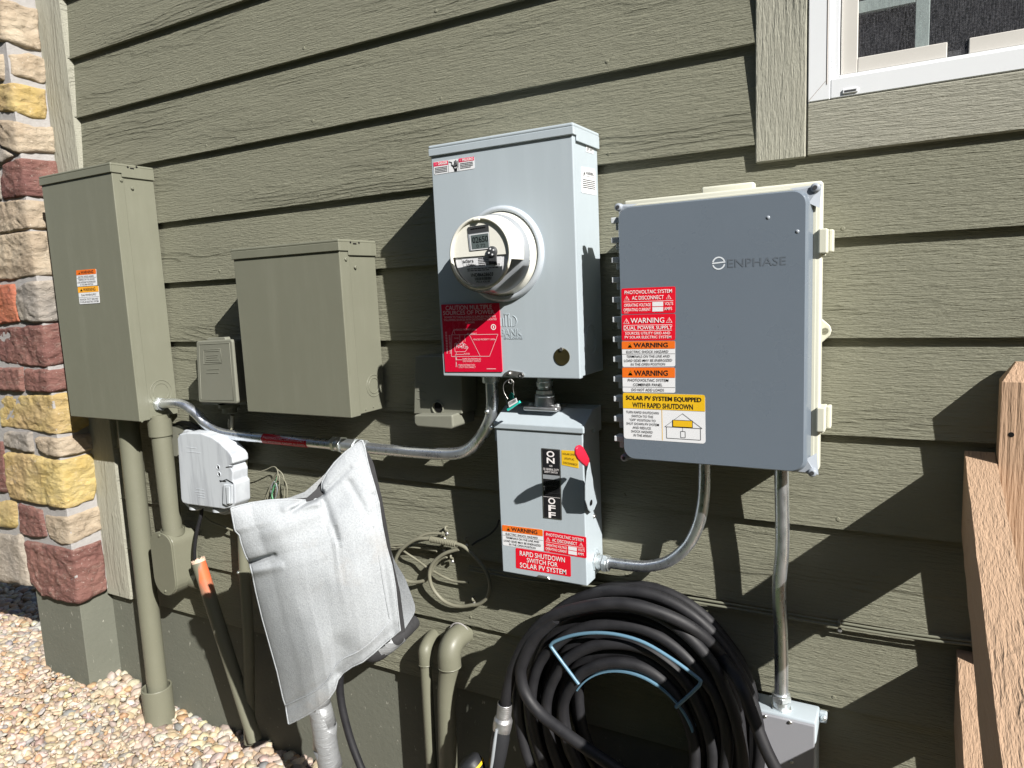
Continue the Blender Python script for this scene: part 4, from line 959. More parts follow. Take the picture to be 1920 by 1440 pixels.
def combiner():
    Y = -.147
    dl, dr = at(1163, 620, Y)[0], at(1511, 620, Y)[0]; dt, db = at(1340, 371, Y)[2], at(1340, 873.5, Y)[2]
    bl, br = dl + .002, at(1540, 620, -.105)[0]; bt, bb = at(1360, 357, -.115)[2], db + .002
    r = thing('combiner_box', 'ivory enclosure with slate blue door and a column of stickers', 'combiner box', ((bl + br) / 2, -.06, bb))
    b = MB(); b.box(bl + .012, br - .012, -.11, -.002, bb + .01, bt - .012, M_cream, .004, 2); b.box(bl, br, -.117, -.090, bb - .004, bt, M_cream, .004, 3); b.box(bl + .006, br - .006, -.1175, -.0895, bb + .003, bt - .006, M_cream, .003, 2)
    base = b.build('base', r)
    def rr(x0, x1, z0, z1, rad, y, n=8):
        o = []
        for cx, cz, a0 in ((x1 - rad, z0 + rad, -90), (x1 - rad, z1 - rad, 0), (x0 + rad, z1 - rad, 90), (x0 + rad, z0 + rad, 180)):
            for i in range(n + 1):
                a = math.radians(a0 + 90 * i / n); o.append((cx + rad * math.cos(a), y, cz + rad * math.sin(a)))
        return o
    d = MB(); L = [rr(dl - .004, dr + .006, db - .004, dt + .003, .022, -.118), rr(dl - .002, dr + .003, db - .003, dt + .002, .022, -.130), rr(dl, dr, db, dt, .022, Y + .003), rr(dl + .0022, dr - .0022, db + .0022, dt - .0022, .021, Y)]
    n = len(L[0]); vs = sum(L, []); fs = [(i * n + k, i * n + (k + 1) % n, (i + 1) * n + (k + 1) % n, (i + 1) * n + k) for i in range(3) for k in range(n)]
    d.add(vs, fs, M_door, True); d.add(L[3], [tuple(range(n))], M_door)
    door = d.build('door', r)
    door['label'] = 'slate blue grey door with rounded corners'
    silver = paint('silver_grey_lug', (.28, .31, .35), .35, .05)
    for (sx, sz, cx, cz) in ((-1, 1, dl, dt), (1, 1, dr, dt), (-1, -1, dl, db), (1, -1, dr, db)):
        m = MB(); k = .024; ex = .019 if sx > 0 else .006
        a = (cx + sx * ex, -.120, cz + sz * .008)
        m.add([(cx - sx * .0215, -.133, cz + sz * .001), (cx + sx * .001, -.133, cz - sz * .0215), (cx + sx * (ex - .003), -.121, cz - sz * .030), a, (cx - sx * .030, -.121, cz + sz * .006), (cx + sx * ex * .8, -.130, cz + sz * .004)],
              [(0, 1, 5), (1, 2, 3, 5), (0, 5, 3, 4)] if True else [], silver)
        m.lathe((cx + sx * ex * .55, -.124, cz + sz * .002), OUT, [(.0075, 0), (.0072, .010), (.005, .012), (.00001, .012)], silver, 16)
        m.disc((cx + sx * ex * .55, -.1361, cz + sz * .002), OUT, .0035, M_darkgrey, .0003, 12)
        m.build('corner_screw', door)
    for i in range(12):
        u, v = 1158.5 + i * .55, 418 + i * 37.0
        p = at(u, v, -.128); xa = at(u - 9.5, v, -.128)[0]; xb = dl + .0015
        m = MB(); m.box(xa, xb, -.138, -.112, p[2] - .001, p[2] + .0095, M_knuckle, .001, 1); m.box(xa + (xb - xa) * .42, xb, -.134, -.116, p[2] - .0135, p[2] - .0012, M_knuckle, .0008, 1)
        m.build('hinge_knuckle', base)
    for u, v, h in [(1543, 453, .040), (1538, 782, .042)]:
        p = at(u, v, -.096); x = br
        m = MB(); m.box(x - .004, x + .009, -.124, -.082, p[2] - h / 2, p[2] + h / 2, M_cream, .002, 2); m.box(x + .009, x + .016, -.100, -.078, p[2] - h / 2 + .002, p[2] + h / 2 - .001, M_cream, .002, 2); m.box(x - .001, x + .006, -.1115, -.1045, p[2] - h / 2 - .004, p[2] - h / 2 + .001, M_cream, .001, 1)
        m.build('latch', base)
    W = lambda u, v: at(u, v, -.012)
    tb = MB().prism([W(1530, 585), W(1541, 598), W(1556, 611), W(1559, 620), W(1556, 629), W(1540, 643), W(1528, 655)], (0, .006, 0), M_cream, .0012, 1)
    p = W(1547, 620.5); tb.disc((p[0], p[1] - .0008, p[2]), OUT, .0058, M_siding, .0003, 20); tb.build('mounting_tab', base)
    m = MB(); a, c = at(1318, 357, -.05), at(1416, 345, -.05); m.box(a[0], c[0], -.062, -.040, bt - .02, at(1365, 347, -.05)[2], M_cream, .004, 3); m.build('top_tab', base)
    F = Y
    put('acd', door, [(1165.5, 541), (1266.5, 537), (1266.5, 586.5), (1166, 589)], F, label='red AC disconnect label, topmost sticker')
    put('dual', door, [(1166, 590.5), (1266.5, 588), (1266, 638), (1166, 638.5)], F, label='red dual power supply warning label')
    put('shock', door, [(1166, 640), (1266, 639), (1266, 687), (1167.5, 688)], F, label='orange and white electric shock hazard label')
    put('comb', door, [(1167, 689.2), (1266, 689), (1266, 736.5), (1168, 735)], F, label='orange and white combiner panel label')
    spx = [(1168, 736.2), (1322, 740.5), (1323, 832), (1170, 822)]
    put('solar', door, spx, F, label='yellow and white rapid shutdown sign with a house diagram')
    lg = flat('door_print_grey', (.108, .128, .152), .4); lw = flat('door_print_white', (.62, .66, .70), .4)
    e = MB(); vv, ff = text_geo('ENPHASE', False); A = [Vector(at(u, v, F - .0004)) for u, v in [(1364.5, 486), (1474, 480.5), (1474, 496.5), (1364.5, 502)]]
    e.add([((A[0].lerp(A[1], q[0])).lerp(A[3].lerp(A[2], q[0]), 1 - q[1])) for q in vv], ff, lg)
    c = Vector(at(1347.5, 493.5, F - .0004)); ro, ri = .0112, .0088
    def arc(a0, a1, n=20):
        v = []; 
        for i in range(n + 1):
            a = math.radians(a0 + (a1 - a0) * i / n); v += [(c.x + ro * math.cos(a), c.y, c.z + ro * math.sin(a)), (c.x + ri * math.cos(a), c.y, c.z + ri * math.sin(a))]
        e.add(v, [(2 * i, 2 * i + 2, 2 * i + 3, 2 * i + 1) for i in range(n)], lw)
    arc(14, 168); arc(196, 348)
    e.add([(c.x - ro, c.y, c.z - .0011), (c.x + ro, c.y, c.z + .0005), (c.x + ro, c.y, c.z + .0028), (c.x - ro, c.y, c.z + .0012)], [(0, 1, 2, 3)], lw)
    e.build('printed_mark', door)
    for (u, v) in [(1440, 408), (1495, 434)]:
        p = at(u, v, F); MB().lathe((p[0], F + .0005, p[2]), OUT, [(.0035, 0), (.003, .001), (.00001, .0014)], silver, 14).build('dimple', door)
combiner()

def junction():
    d = .068; x1, _, zt = at(1537, 1325, -.003); x0 = at(1404, 1328, -d)[0]
    r = thing('junction_box', 'small grey junction box with screwed cover below the right hand conduit', 'box', ((x0 + x1) / 2, -d / 2, -.985))
    body = MB().box(x0, x1, -d + .008, .0, -.985, zt, M_grey, .004, 3).build('body', r)
    cov = MB().box(x0 + .001, x1 - .002, -d, -d + .0078, -.983, zt - .004, M_greyd, .0015, 2).build('cover', r)
    for u, v in [(1435, 1343), (1482, 1354), (1484, 1428)]: MB().screw(at(u, v, -d), OUT, .0034, M_steel).build('screw', cov)
    fl = MB().box(x1 - .001, x1 + .014, -.012, .0, zt - .028, zt - .006, M_grey, .003, 2); p = (x1 + .008, -.012, zt - .016); fl.screw(p, OUT, .005, M_zinc); fl.build('mounting_ear', body)
junction()
# ================================================================== CONDUITS AND PIPES
def A3(seq): return [at(u, v, y) for u, v, y in seq]
def fitting(parent, c, axis, r, name='connector'):
    """compression connector: lock nut, body, hex compression nut, along axis from c"""
    m = MB(); a = Vector(axis).normalized(); c = Vector(c)
    m.hexnut(c, a, r * 1.55, r * .35, M_zinc); m.lathe(c + a * r * .35, a, [(r * 1.25, 0), (r * 1.25, r * .25), (r * 1.3, r * .3), (r * 1.3, r * .95)], M_zinc, 24, True, True)
    m.hexnut(c + a * r * 1.3, a, r * 1.5, r * .85, M_zinc); m.lathe(c + a * r * 2.1, a, [(r * 1.28, 0), (r * 1.28, r * .3), (r * 1.0, r * .36)], M_zinc, 24, True, True)
    return m.build(name, parent)

def conduit_left():
    path = A3([(292, 757, -.064), (325, 756, -.064), (345, 760, -.062), (365, 774, -.056), (385, 794, -.048), (405, 808, -.043), (430, 815, -.042), (480, 820, -.042), (560, 827, -.042), (640, 835, -.042),
               (720, 843, -.042), (800, 849.5, -.043), (848, 851, -.046), (878, 843, -.050), (903, 817, -.057), (919, 785, -.062), (923, 750, -.064), (919, 690, -.064)])
    r = thing('conduit', 'long bent galvanised conduit running from the tall olive panel to the grey meter box', 'conduit', path[8], 'galvanised conduits')
    MB().tube(path, .0142, M_emt, 20, 8).build('tube', r)
    p = Vector(path[0]); fitting(r, p + Vector((-.004, 0, 0)), (1, 0, 0), .0142)
    q = Vector(at(660, 836, -.042)); ax = (Vector(at(700, 841, -.042)) - q).normalized()
    fitting(r, q - ax * .030, -ax, .0142, 'coupling'); fitting(r, q + ax * .012, ax, .0142, 'coupling')
    MB().tube([q - ax * .034, q + ax * .02], .0165, M_zinc, 24).build('coupling_sleeve', r)
    f = MB(); z = -.190; c = path[-1]; tx = Vector(path[-1])
    f.lathe((tx.x, -.064, -.186), (0, 0, -1), [(.024, 0), (.024, .006), (.019, .007), (.019, .020), (.0165, .021)], M_zinc, 28, True, True); f.build('connector', r)
    b = Vector(at(923, 762, -.064)); MB().lathe((b.x - .006, b.y - .0135, b.z - .010), OUT, [(.0045, 0), (.0045, .003), (.00001, .004)], M_zinc, 14).build('set_screw', r); s = MB().lathe((b.x + .004, b.y - .0145, b.z - .045), OUT, [(.0042, 0), (.0042, .003), (.00001, .004)], M_zinc, 14)
    s.build('set_screw', r)
    # wrap-round red label
    m = MB(); a0, a1 = Vector(at(497, 821.5, -.042)), Vector(at(581, 829.5, -.042)); ax = (a1 - a0).normalized(); up = Vector((0, 0, 1)); up = (up - ax * up.dot(ax)).normalized(); fw = Vector((0, -1, 0)); R = .0145
    def cyl(u, a): ang = math.radians(a); return a0.lerp(a1, u) + (fw * math.cos(ang) + up * math.sin(ang)) * R
    n = 12; vs = [cyl(u, -75 + 150 * k / n) for u in (0, 1) for k in range(n + 1)]
    m.add(vs, [(k, k + 1, n + 2 + k, n + 1 + k) for k in range(n)], M_red, True)
    for s_, c0, c1 in [('PHOTOVOLTAIC CIRCUITS ONLY', 8, 34), ('NO ADDITIONAL CIRCUITS ALLOWED', -40, -12)]:
        vv, ff = text_geo(s_, False); R += .0003
        m.add([cyl(.04 + .92 * q[0], c0 + (c1 - c0) * q[1]) for q in vv], ff, M_pink)
    m.build('red_label', r)
conduit_left()

def conduit_switch():
    path = A3([(1120, 1053, -.045), (1150, 1056, -.045), (1185, 1060.5, -.046), (1220, 1061, -.048), (1258, 1050, -.050), (1292, 1019, -.053), (1312, 975, -.055), (1320, 925, -.056), (1321, 860, -.056)])
    r = thing('conduit', 'galvanised conduit elbow curving from the switch box side up to the combiner box', 'conduit', path[4], 'galvanised conduits')
    MB().tube(path, .0118, M_emt, 20, 8).build('tube', r)
    d = Vector(path[1]) - Vector(path[0]); fitting(r, Vector(path[0]) + Vector((-.003, 0, 0)), (1, 0, -.03), .0128)
conduit_switch()
def conduit_right():
    path = A3([(1465, 860, -.055), (1466, 940, -.055), (1467, 1000, -.055), (1465.5, 1045, -.055), (1461.5, 1085, -.054), (1461, 1125, -.051), (1463.5, 1170, -.046), (1465, 1240, -.038), (1465, 1316, -.036)])
    r = thing('conduit', 'nearly straight upright galvanised conduit between the combiner box and the junction box', 'conduit', path[4], 'galvanised conduits')
    MB().tube(path, .0127, M_emt, 20, 8).build('tube', r)
    fitting(r, (path[-1][0], -.036, at(1537, 1325, -.003)[2] - .001), (0, 0, 1), .0128)
conduit_right()
def nipple():
    x = at(1022, 745, -.055)[0]; z0, z1 = -.236, -.186
    r = thing('conduit', 'short zinc nipple with threaded collars joining the meter box to the switch box', 'conduit', (x, -.055, z0), 'galvanised conduits')
    MB().tube([(x, -.055, z0), (x, -.055, z1)], .0125, M_zinc, 20).build('tube', r)
    m = MB(); c = (x, -.055, z1)
    m.hexnut(c, (0, 0, -1), .021, .007, M_zinc); m.lathe((x, -.055, z1 - .008), (0, 0, -1), [(.0155, 0), (.0155, .008), (.018, .010), (.018, .018), (.0155, .020), (.0155, .024)], M_zinc, 28, True, True); m.hexnut((x, -.055, z1 - .034), (0, 0, -1), .0195, .010, M_zinc)
    m.build('collar', r)
    m = MB(); m.ring((x, -.055, z0 + .002), (0, 0, 1), .0185, .0022, M_zinc, 30); m.tube([(x + .016, -.060, z0 + .001), (x + .026, -.062, z0 + .004)], .0012, M_zinc, 6); m.build('bonding_ring', r)
nipple()

def big_pipe():
    x, y = -1.625, -.050
    r = thing('utility_pipe', 'thick olive painted pipe from the tall panel into a collar in the gravel', 'pipe', (x, y, -1.40), 'olive painted pipes')
    MB().tube([(x + .008, y, -.33), (x + .004, y, -.8), (x, y, -1.42)], .0315, M_pvc, 28, 6).build('pipe', r)
    m = MB(); m.lathe((x + .001, y - .004, -1.44), (0, 0, 1), [(.0475, 0), (.0475, .172), (.0465, .174), (.0425, .174), (.0415, .172), (.0415, .05)], M_pvc, 40, True, True); m.build('ground_collar', r)
big_pipe()
def lb_pipe():
    xt, xb, y = at(300, 800, -.062)[0], at(323, 985, -.062)[0], -.062
    zt, zb = -.335, at(323, 992, -.062)[2]
    r = thing('utility_pipe', 'olive pipe ending in a rounded conduit body beside the thick pipe', 'pipe', (xb, y, zb - .22), 'olive painted pipes')
    MB().tube([(xt, y, zt), (xb, y, zb - .02)], .0285, M_pvc, 28).build('pipe', r)
    m = MB(); m.lathe((xt, y, -.346), (0, 0, -1), [(.034, 0), (.034, .052), (.033, .054), (.0287, .055)], M_pvc, 32, True, True); m.build('coupling', r)
    b = MB(); x0, x1 = at(285, 1050, -.098)[0], at(325, 1050, -.098)[0]; z1 = zb + .0; z0 = at(312, 1117, -.098)[2]
    w_ = x1 - x0; rad = w_ * .5
    out = []
    for i in range(13):
        a = math.radians(180 + 180 * i / 12); out.append((x0 + rad + rad * math.cos(a), -.094, z0 + rad + rad * math.sin(a)))
    for i in range(13):
        a = math.radians(0 + 180 * i / 12); out.append((x0 + rad + rad * math.cos(a), -.094, z1 - rad * .7 + rad * .7 * math.sin(a)))
    b.prism(out, (0, .082, 0), M_pvc, .003, 2); bd = b.build('conduit_body', r)
    cv = MB(); cxm = x0 + rad; out2 = [(cxm + (q[0] - cxm) * .97, -.0945, (z0 + z1) / 2 + (q[2] - (z0 + z1) / 2) * .985) for q in out]; cv.prism(out2, (0, -.0045, 0), M_pvc, .001, 1); c2 = cv.build('cover_plate', bd)
    for z in (z0 + .016, z1 - .010): MB().screw((cxm, -.099, z), OUT, .004, M_pvc).build('screw', c2)
    MB().lathe((xb, y, zb + .004), (0, 0, -1), [(.0345, 0), (.0345, .020), (.031, .026)], M_pvc, 32, True, True).build('hub', bd)
    ks = MB(); ks.lathe((x1 + .010, -.03, z0 + .035), (1, 0, 0), [(.026, -.02), (.026, .016), (.00001, .016)], M_pvc, 28, True, True); ks.build('back_hub', bd)
lb_pipe()
def orange_pipe():
    top = Vector(at(372, 1052, -.065)); bot = Vector(atz(470, 1372, -1.40)); bot = Vector((bot.x, -.075, -1.42)) if False else Vector(at(474, 1375, -.060))
    r = thing('utility_pipe', 'leaning olive pipe with broken open end sprayed orange', 'pipe', bot, 'olive painted pipes')
    m = MB(); d = (bot - top); P = [top + d * t for t in (0, .33, .66, 1.04)]
    m.tube(P, .0205, M_orangep, 26, 5, cap=False); m.build('pipe', r)
    j = MB(); ax = -d.normalized(); u = ax.orthogonal().normalized(); v = ax.cross(u); n = 26; vs = []
    rr = random.Random(5)
    for i in range(n):
        a = 2 * math.pi * i / n; h = .002 + .007 * rr.random()
        for rad, hh in ((.0206, -.004), (.0206, h), (.0172, h * .8), (.0172, -.03)): vs.append(top + (u * math.cos(a) + v * math.sin(a)) * rad + ax * hh)
    fs = [(4 * i + k, 4 * ((i + 1) % n) + k, 4 * ((i + 1) % n) + k + 1, 4 * i + k + 1) for i in range(n) for k in range(3)]
    pale = paint('raw_broken_plastic', (.58, .42, .32), .7, .12)
    j.add(vs, fs, pale); j.lathe(top - ax * .012, ax, [(.0172, 0), (.00001, .002)], M_gap, 20); j.build('broken_rim', r)
    c = thing('cable', 'short black cable dropping from the white box into the orange tipped pipe', 'cable', at(376, 960, -.055), 'wall cables')
    MB().tube(A3([(378, 945, -.055), (377, 965, -.058), (372, 985, -.062), (367, 1010, -.065), (365, 1035, -.065), (366, 1062, -.062)]), [.0058, .0058, .0055, .0050, .0050, .0050], M_rubber, 12, 6).build('jacket', c)
orange_pipe()
def thin_pipe():
    P = A3([(452, 855, -.036), (455, 960, -.036), (459, 1075, -.038), (466, 1200, -.042), (467, 1300, -.046), (468, 1392, -.05)])
    r = thing('utility_pipe', 'slim upright olive pipe passing behind the pale canvas bag', 'pipe', P[-1], 'olive painted pipes')
    MB().tube(P, [.0165, .0165, .0165, .0168, .0168, .0168], M_pvc, 20, 6).build('pipe', r)
    m = MB(); c = P[0]; m.lathe((c[0] - .001, c[1], c[2] + .012), (0, 0, -1), [(.010, -.012), (.0205, .0), (.0205, .012), (.0168, .013)], M_pvc, 24, True, True); m.build('cap_fitting', r)
    m = MB(); q = P[2]; m.lathe((q[0], q[1], q[2] + .012), (0, 0, -1), [(.0168, 0), (.0185, .001), (.0185, .022), (.0168, .023)], M_pvc, 24, True, True); m.screw((q[0] - .006, q[1] - .018, q[2] + .008), OUT, .004, M_zinc); m.build('strap', r)
    # cable riser from the small box down to the pipe
    c = thing('cable', 'flat tan cable riser between the small plastic box and the slim pipe', 'cable', at(442, 860, -.04), 'wall cables')
    MB().tube(A3([(436, 778, -.030), (435, 800, -.026), (436, 830, -.026), (442, 856, -.034)]), .0062, M_tan, 10, 5).build('jacket', c)
    MB().tube(A3([(429, 785, -.022), (429, 808, -.020), (431, 838, -.020), (436, 858, -.028)]), .0030, M_tan, 8, 5).build('second_jacket', c)
thin_pipe()
def elbows():
    for nm, top, bot, wall, r_, lab in [(0, (797, 1224), (807, 1400), (808, 1192), .0145, 'slimmer of the two olive elbow pipes turning into the wall'), (1, (842, 1228), (834, 1410), (866, 1208), .0235, 'thicker olive elbow pipe turning into the wall near the hose')]:
        y = -.052 if nm else -.044
        a = Vector(at(*top, y)); b = Vector(at(*bot, y)); zc = a.z
        r = thing('elbow_pipe', lab, 'pipe', (b.x, y, -1.40), 'olive elbow pipes')
        MB().tube([(a.x, y, zc - .028), (a.x + (b.x - a.x) * .5, y, (zc + b.z) / 2), (b.x, y, -1.42)], r_, M_pvc, 24, 5).build('pipe', r)
        R = r_ * 1.22; k = r_ * 1.25; wx = at(*wall, 0)[0]; xs = (wx - a.x)
        cz = zc + (at(*wall, 0)[2] - zc) * .55
        P = [(a.x, y, zc - .030), (a.x, y, zc - .012), (a.x + xs * .06, y + .002, zc + .004), (a.x + xs * .18, y + .010, zc + k * .62), (a.x + xs * .42, y + .026, zc + k * .95), (a.x + xs * .75, y + .044, zc + k * 1.02), (a.x + xs * .95, .012, zc + k * 1.02)]
        m = MB(); m.tube(P, R, M_pvc, 26, 6); m.ring((a.x, y, zc - .029), (0, 0, 1), R - .001, .002, M_pvc, 30); m.build('elbow', r)
        if nm: MB().ring((P[-1][0] - .004, -.0015, P[-1][2]), OUT, R * 1.04, .002, M_mortar, 30).build('sealant_ring', r)
elbows()

# ------------------------------------------------------------------ canvas bag over the wrapped pipe
def interp(pts, n):
    P = np.array(pts, float); d = np.r_[0, np.cumsum(np.hypot(*(np.diff(P[:, :2], axis=0).T)))]; t = np.linspace(0, d[-1], n)
    return np.stack([np.interp(t, d, P[:, k]) for k in range(P.shape[1])], 1)
def coons(top, right, bottom, left, nu, nv):
    T, B_, Lf, R_ = interp(top, nu), interp(bottom, nu), interp(left, nv), interp(right, nv)
    u = np.linspace(0, 1, nu)[None, :, None]; v = np.linspace(0, 1, nv)[:, None, None]
    S = (1 - v) * T[None] + v * B_[None] + (1 - u) * Lf[:, None] + u * R_[:, None] - ((1 - u) * (1 - v) * T[0] + u * (1 - v) * T[-1] + (1 - u) * v * B_[0] + u * v * B_[-1])
    return S
def bag():
    top = [(433, 953, -.385), (450, 948, -.37), (470, 943, -.35), (505, 938, -.325), (540, 936, -.30), (570, 938, -.28), (590, 937, -.265), (600, 930, -.255), (604, 917, -.25), (604, 905, -.245), (612, 888, -.235), (627, 868, -.22), (645, 850, -.205), (662, 837, -.19), (674, 828, -.18), (679, 825, -.178)]
    right = [(679, 825, -.178), (684, 840, -.18), (688, 862, -.185), (694, 885, -.19), (702, 912, -.20), (710, 942, -.205), (711, 950, -.205), (716, 985, -.21), (724, 1025, -.21), (734, 1060, -.205), (741, 1100, -.20), (745, 1140, -.195), (750, 1182, -.19)]
    bottom = [(541, 1358, -.255), (560, 1349, -.258), (580, 1338, -.262), (600, 1325, -.262), (618, 1308, -.258), (628, 1293, -.252), (633, 1275, -.248), (643, 1262, -.244), (660, 1250, -.238), (680, 1241, -.23), (700, 1225, -.22), (720, 1207, -.205), (738, 1192, -.195), (750, 1182, -.19)]
    left = [(433, 953, -.385), (437, 975, -.383), (441, 995, -.38), (449, 1003, -.372), (453, 1020, -.368), (460, 1040, -.36), (468, 1056, -.35), (473, 1075, -.345), (480, 1110, -.335), (492, 1160, -.318), (506, 1210, -.30), (520, 1260, -.285), (531, 1310, -.268), (536, 1325, -.262), (541, 1358, -.255)]
    nu, nv = 150, 190
    S = coons(top, right, bottom, left, nu, nv)
    u = np.linspace(0, 1, nu)[None, :]; v = np.linspace(0, 1, nv)[:, None]
    edge = np.minimum(np.minimum(u, 1 - u), np.minimum(v, 1 - v))
    bulge = -.030 * np.sin(np.pi * np.clip(u, 0, 1)) ** .55 * np.sin(np.pi * v) ** .5
    D = S[..., 2] + bulge
    for j in range(nv):
        for i in range(nu):
            uu, vv = u[0, i], v[j, 0]; px, py = S[j, i, 0], S[j, i, 1]
            n1 = mnoise.noise(Vector((px * .012, py * .012, 3))); n2 = mnoise.noise(Vector((px * .03, py * .022, 9)))
            n3 = 1 - abs(mnoise.noise(Vector((px * .020 + py * .008, py * .011 - px * .006, 21)))) * 2; f = min(1, edge[j, i] * 9)
            D[j, i] += (.0045 * n1 + .0010 * n2) * f
            # folds running out of the notch, and the dents on the left edge
            for (ax, ay, bx, by, amp, wd) in [(603, 925, 548, 957, .022, 4.5), (598, 943, 535, 953, -.012, 8), (606, 925, 655, 878, .007, 5), (606, 942, 632, 1010, .008, 8), (655, 905, 692, 970, .004, 7), (462, 1057, 514, 1041, .022, 4.0), (470, 1073, 525, 1062, -.008, 8), (700, 930, 738, 1185, .005, 7), (533, 1330, 636, 1262, .005, 8), (636, 1262, 744, 1176, .005, 8), (640, 1215, 585, 1330, .007, 22), (690, 1010, 600, 1240, -.008, 40), (520, 1000, 560, 1260, -.008, 50), (600, 960, 500, 1000, -.006, 14)]:
                dx, dy = bx - ax, by - ay; L2 = dx * dx + dy * dy; t = min(max(((px - ax) * dx + (py - ay) * dy) / L2, 0), 1)
                dd = math.hypot(px - ax - t * dx, py - ay - t * dy); D[j, i] += amp * math.exp(-(dd / wd) ** 2) * (1 - .6 * t)
    r = thing('canvas_bag', 'pale grey canvas frost cover hung over the wrapped water pipe', 'cover', at(620, 1300, -.22))
    vs = [at(S[j, i, 0], S[j, i, 1], D[j, i]) for j in range(nv) for i in range(nu)]
    fs = [(j * nu + i, j * nu + i + 1, (j + 1) * nu + i + 1, (j + 1) * nu + i) for j in range(nv - 1) for i in range(nu - 1)]
    m = MB().add(vs, fs, M_fabric, True)
    th = .004                                                         # cloth thickness: rolled hem along every edge
    rim = [i for i in range(nu)] + [j * nu + nu - 1 for j in range(1, nv)] + [(nv - 1) * nu + i for i in range(nu - 2, -1, -1)] + [j * nu for j in range(nv - 2, 0, -1)]
    m.tube([vs[k] for k in rim[::2]] + [vs[rim[0]]], .0022, M_fabric, 6, 2)
    m.build('front_panel', r)
    # stitched seams
    def line(pts, rad, mat, nm):
        mm = MB()
        for P in pts: mm.tube([tuple(np.array(at(px, py, yy)) + np.array([0, -.001, 0])) for px, py, yy in P], rad, mat, 6, 4)
        mm.build(nm, r)
    def surf(px, py):
        k = np.argmin((S[..., 0] - px) ** 2 + (S[..., 1] - py) ** 2); return (S[..., 0].ravel()[k], S[..., 1].ravel()[k], D.ravel()[k])
    line([[surf(*q) for q in P] for P in [[(538, 1322), (560, 1312), (590, 1298), (612, 1280), (622, 1262)], [(622, 1262), (640, 1238), (672, 1222), (705, 1196), (735, 1160)], [(700, 985), (712, 1050), (722, 1110), (732, 1160)]]], .0019, M_fabric, 'hem_seam')
    # print, worn to a few strokes
    mp = MB()
    for k in range(13):
        q0, q1 = surf(625 + k * 1.2, 985 + k * 3.4), surf(634 + k * .8, 983 + k * 3.4); a, b = Vector(at(*q0)), Vector(at(*q1)); a.y -= .0015; b.y -= .0015
        if k < 5: a = a.lerp(b, .2)
        mp.tube([a, b], .0005 if k > 4 else .0003, M_steel if k < 5 else M_clip, 5)
    mp.build('worn_print', r)
    # charcoal lining and back panel
    def sheet(t, rt, bt, lt, mat, nm, amp, thick=.006):
        Q = coons(t, rt, bt, lt, 26, 40); vv = []
        for j in range(40):
            for i in range(26):
                px, py, yy = Q[j, i]; vv.append(at(px, py, yy + amp * math.sin(math.pi * i / 25) * math.sin(math.pi * j / 39) + .004 * mnoise.noise(Vector((px * .02, py * .02, 2)))))
        n = len(vv); f1 = [(j * 26 + i, j * 26 + i + 1, (j + 1) * 26 + i + 1, (j + 1) * 26 + i) for j in range(39) for i in range(25)]
        mm = MB().add(vv, f1, mat, True); b = [(x, y + thick, z) for x, y, z in vv]; mm.add(b, f1, mat, True); mm.build(nm, r)
    sheet([(440, 956, -.36), (520, 940, -.31), (575, 934, -.275), (606, 905, -.24), (640, 857, -.20), (676, 830, -.168)], [(676, 830, -.168), (697, 868, -.172), (713, 935, -.185), (722, 985, -.19), (735, 1060, -.185), (747, 1110, -.18), (757, 1186, -.175)],
          [(548, 1340, -.24), (620, 1290, -.235), (640, 1255, -.23), (700, 1215, -.205), (757, 1186, -.175)], [(440, 956, -.36), (470, 1060, -.33), (510, 1215, -.285), (548, 1340, -.24)], M_lining, 'lining', .03)
    sheet([(445, 950, -.32), (540, 934, -.27), (572, 922, -.235), (606, 892, -.20), (650, 845, -.165), (674, 828, -.155)], [(674, 828, -.155), (692, 880, -.150), (706, 950, -.15), (735, 1050, -.14), (757, 1086, -.135), (775, 1135, -.13), (776, 1150, -.13), (752, 1188, -.145)],
          [(560, 1320, -.20), (625, 1285, -.20), (645, 1250, -.19), (700, 1212, -.17), (752, 1188, -.145)], [(445, 950, -.32), (480, 1060, -.29), (520, 1215, -.25), (560, 1320, -.20)], M_fabric, 'back_panel', .05)
    # wrapped pipe
    w_ = thing('water_pipe', 'water pipe wrapped in silver duct tape below the canvas bag', 'pipe', at(625, 1440, -.18))
    P = A3([(588, 1240, -.175), (598, 1320, -.178), (609, 1380, -.178), (620, 1450, -.175), (632, 1530, -.16)])
    MB().tube(P, [.026, .027, .029, .0285, .0285], M_tape, 28, 6).build('taped_riser', w_)
    tb_ = MB()
    for k, (t, e) in enumerate([(.12, .3), (.30, -.25), (.47, .2), (.66, -.3), (.85, .25)]):
        a_ = Vector(P[0]).lerp(Vector(P[-2]), t); ax_ = (Vector(P[-2]) - Vector(P[0])).normalized(); ax_ = (ax_ + Vector((e * .5, e * .3, 0))).normalized()
        tb_.lathe(a_, ax_, [(.0262, -.030), (.0296, -.0295), (.0296, .0295), (.0262, .030)], M_tape, 30)
    tb_.build('tape_wraps', w_)
    MB().tube([tuple(np.array(p) + np.array([-.012, .014, 0])) for p in P[1:]], .024, M_foam, 20, 5).build('foam_sleeve', w_)
    Q = A3([(660, 1205, -.12), (700, 1222, -.105), (730, 1205, -.085), (752, 1188, -.06), (775, 1166, .0)])
    MB().tube(Q, [.024, .026, .022, .020, .019], M_foam, 18, 6).build('foam_elbow', w_)
    MB().tube([Vector(Q[1]).lerp(Vector(Q[2]), .55), Vector(Q[2]), Vector(Q[3])], [.0265, .024, .0215], M_tape, 20, 5).build('tape_band', w_)
    h = thing('rubber_hose', 'thin black hose hanging down behind the canvas bag', 'hose', at(660, 1440, -.09))
    MB().tube(A3([(640, 1215, -.10), (637, 1270, -.10), (639, 1310, -.10), (647, 1350, -.10), (659, 1392, -.10), (674, 1432, -.10), (690, 1470, -.10), (700, 1500, -.10)]), .0102, M_rubber, 16, 6).build('jacket', h)
bag()

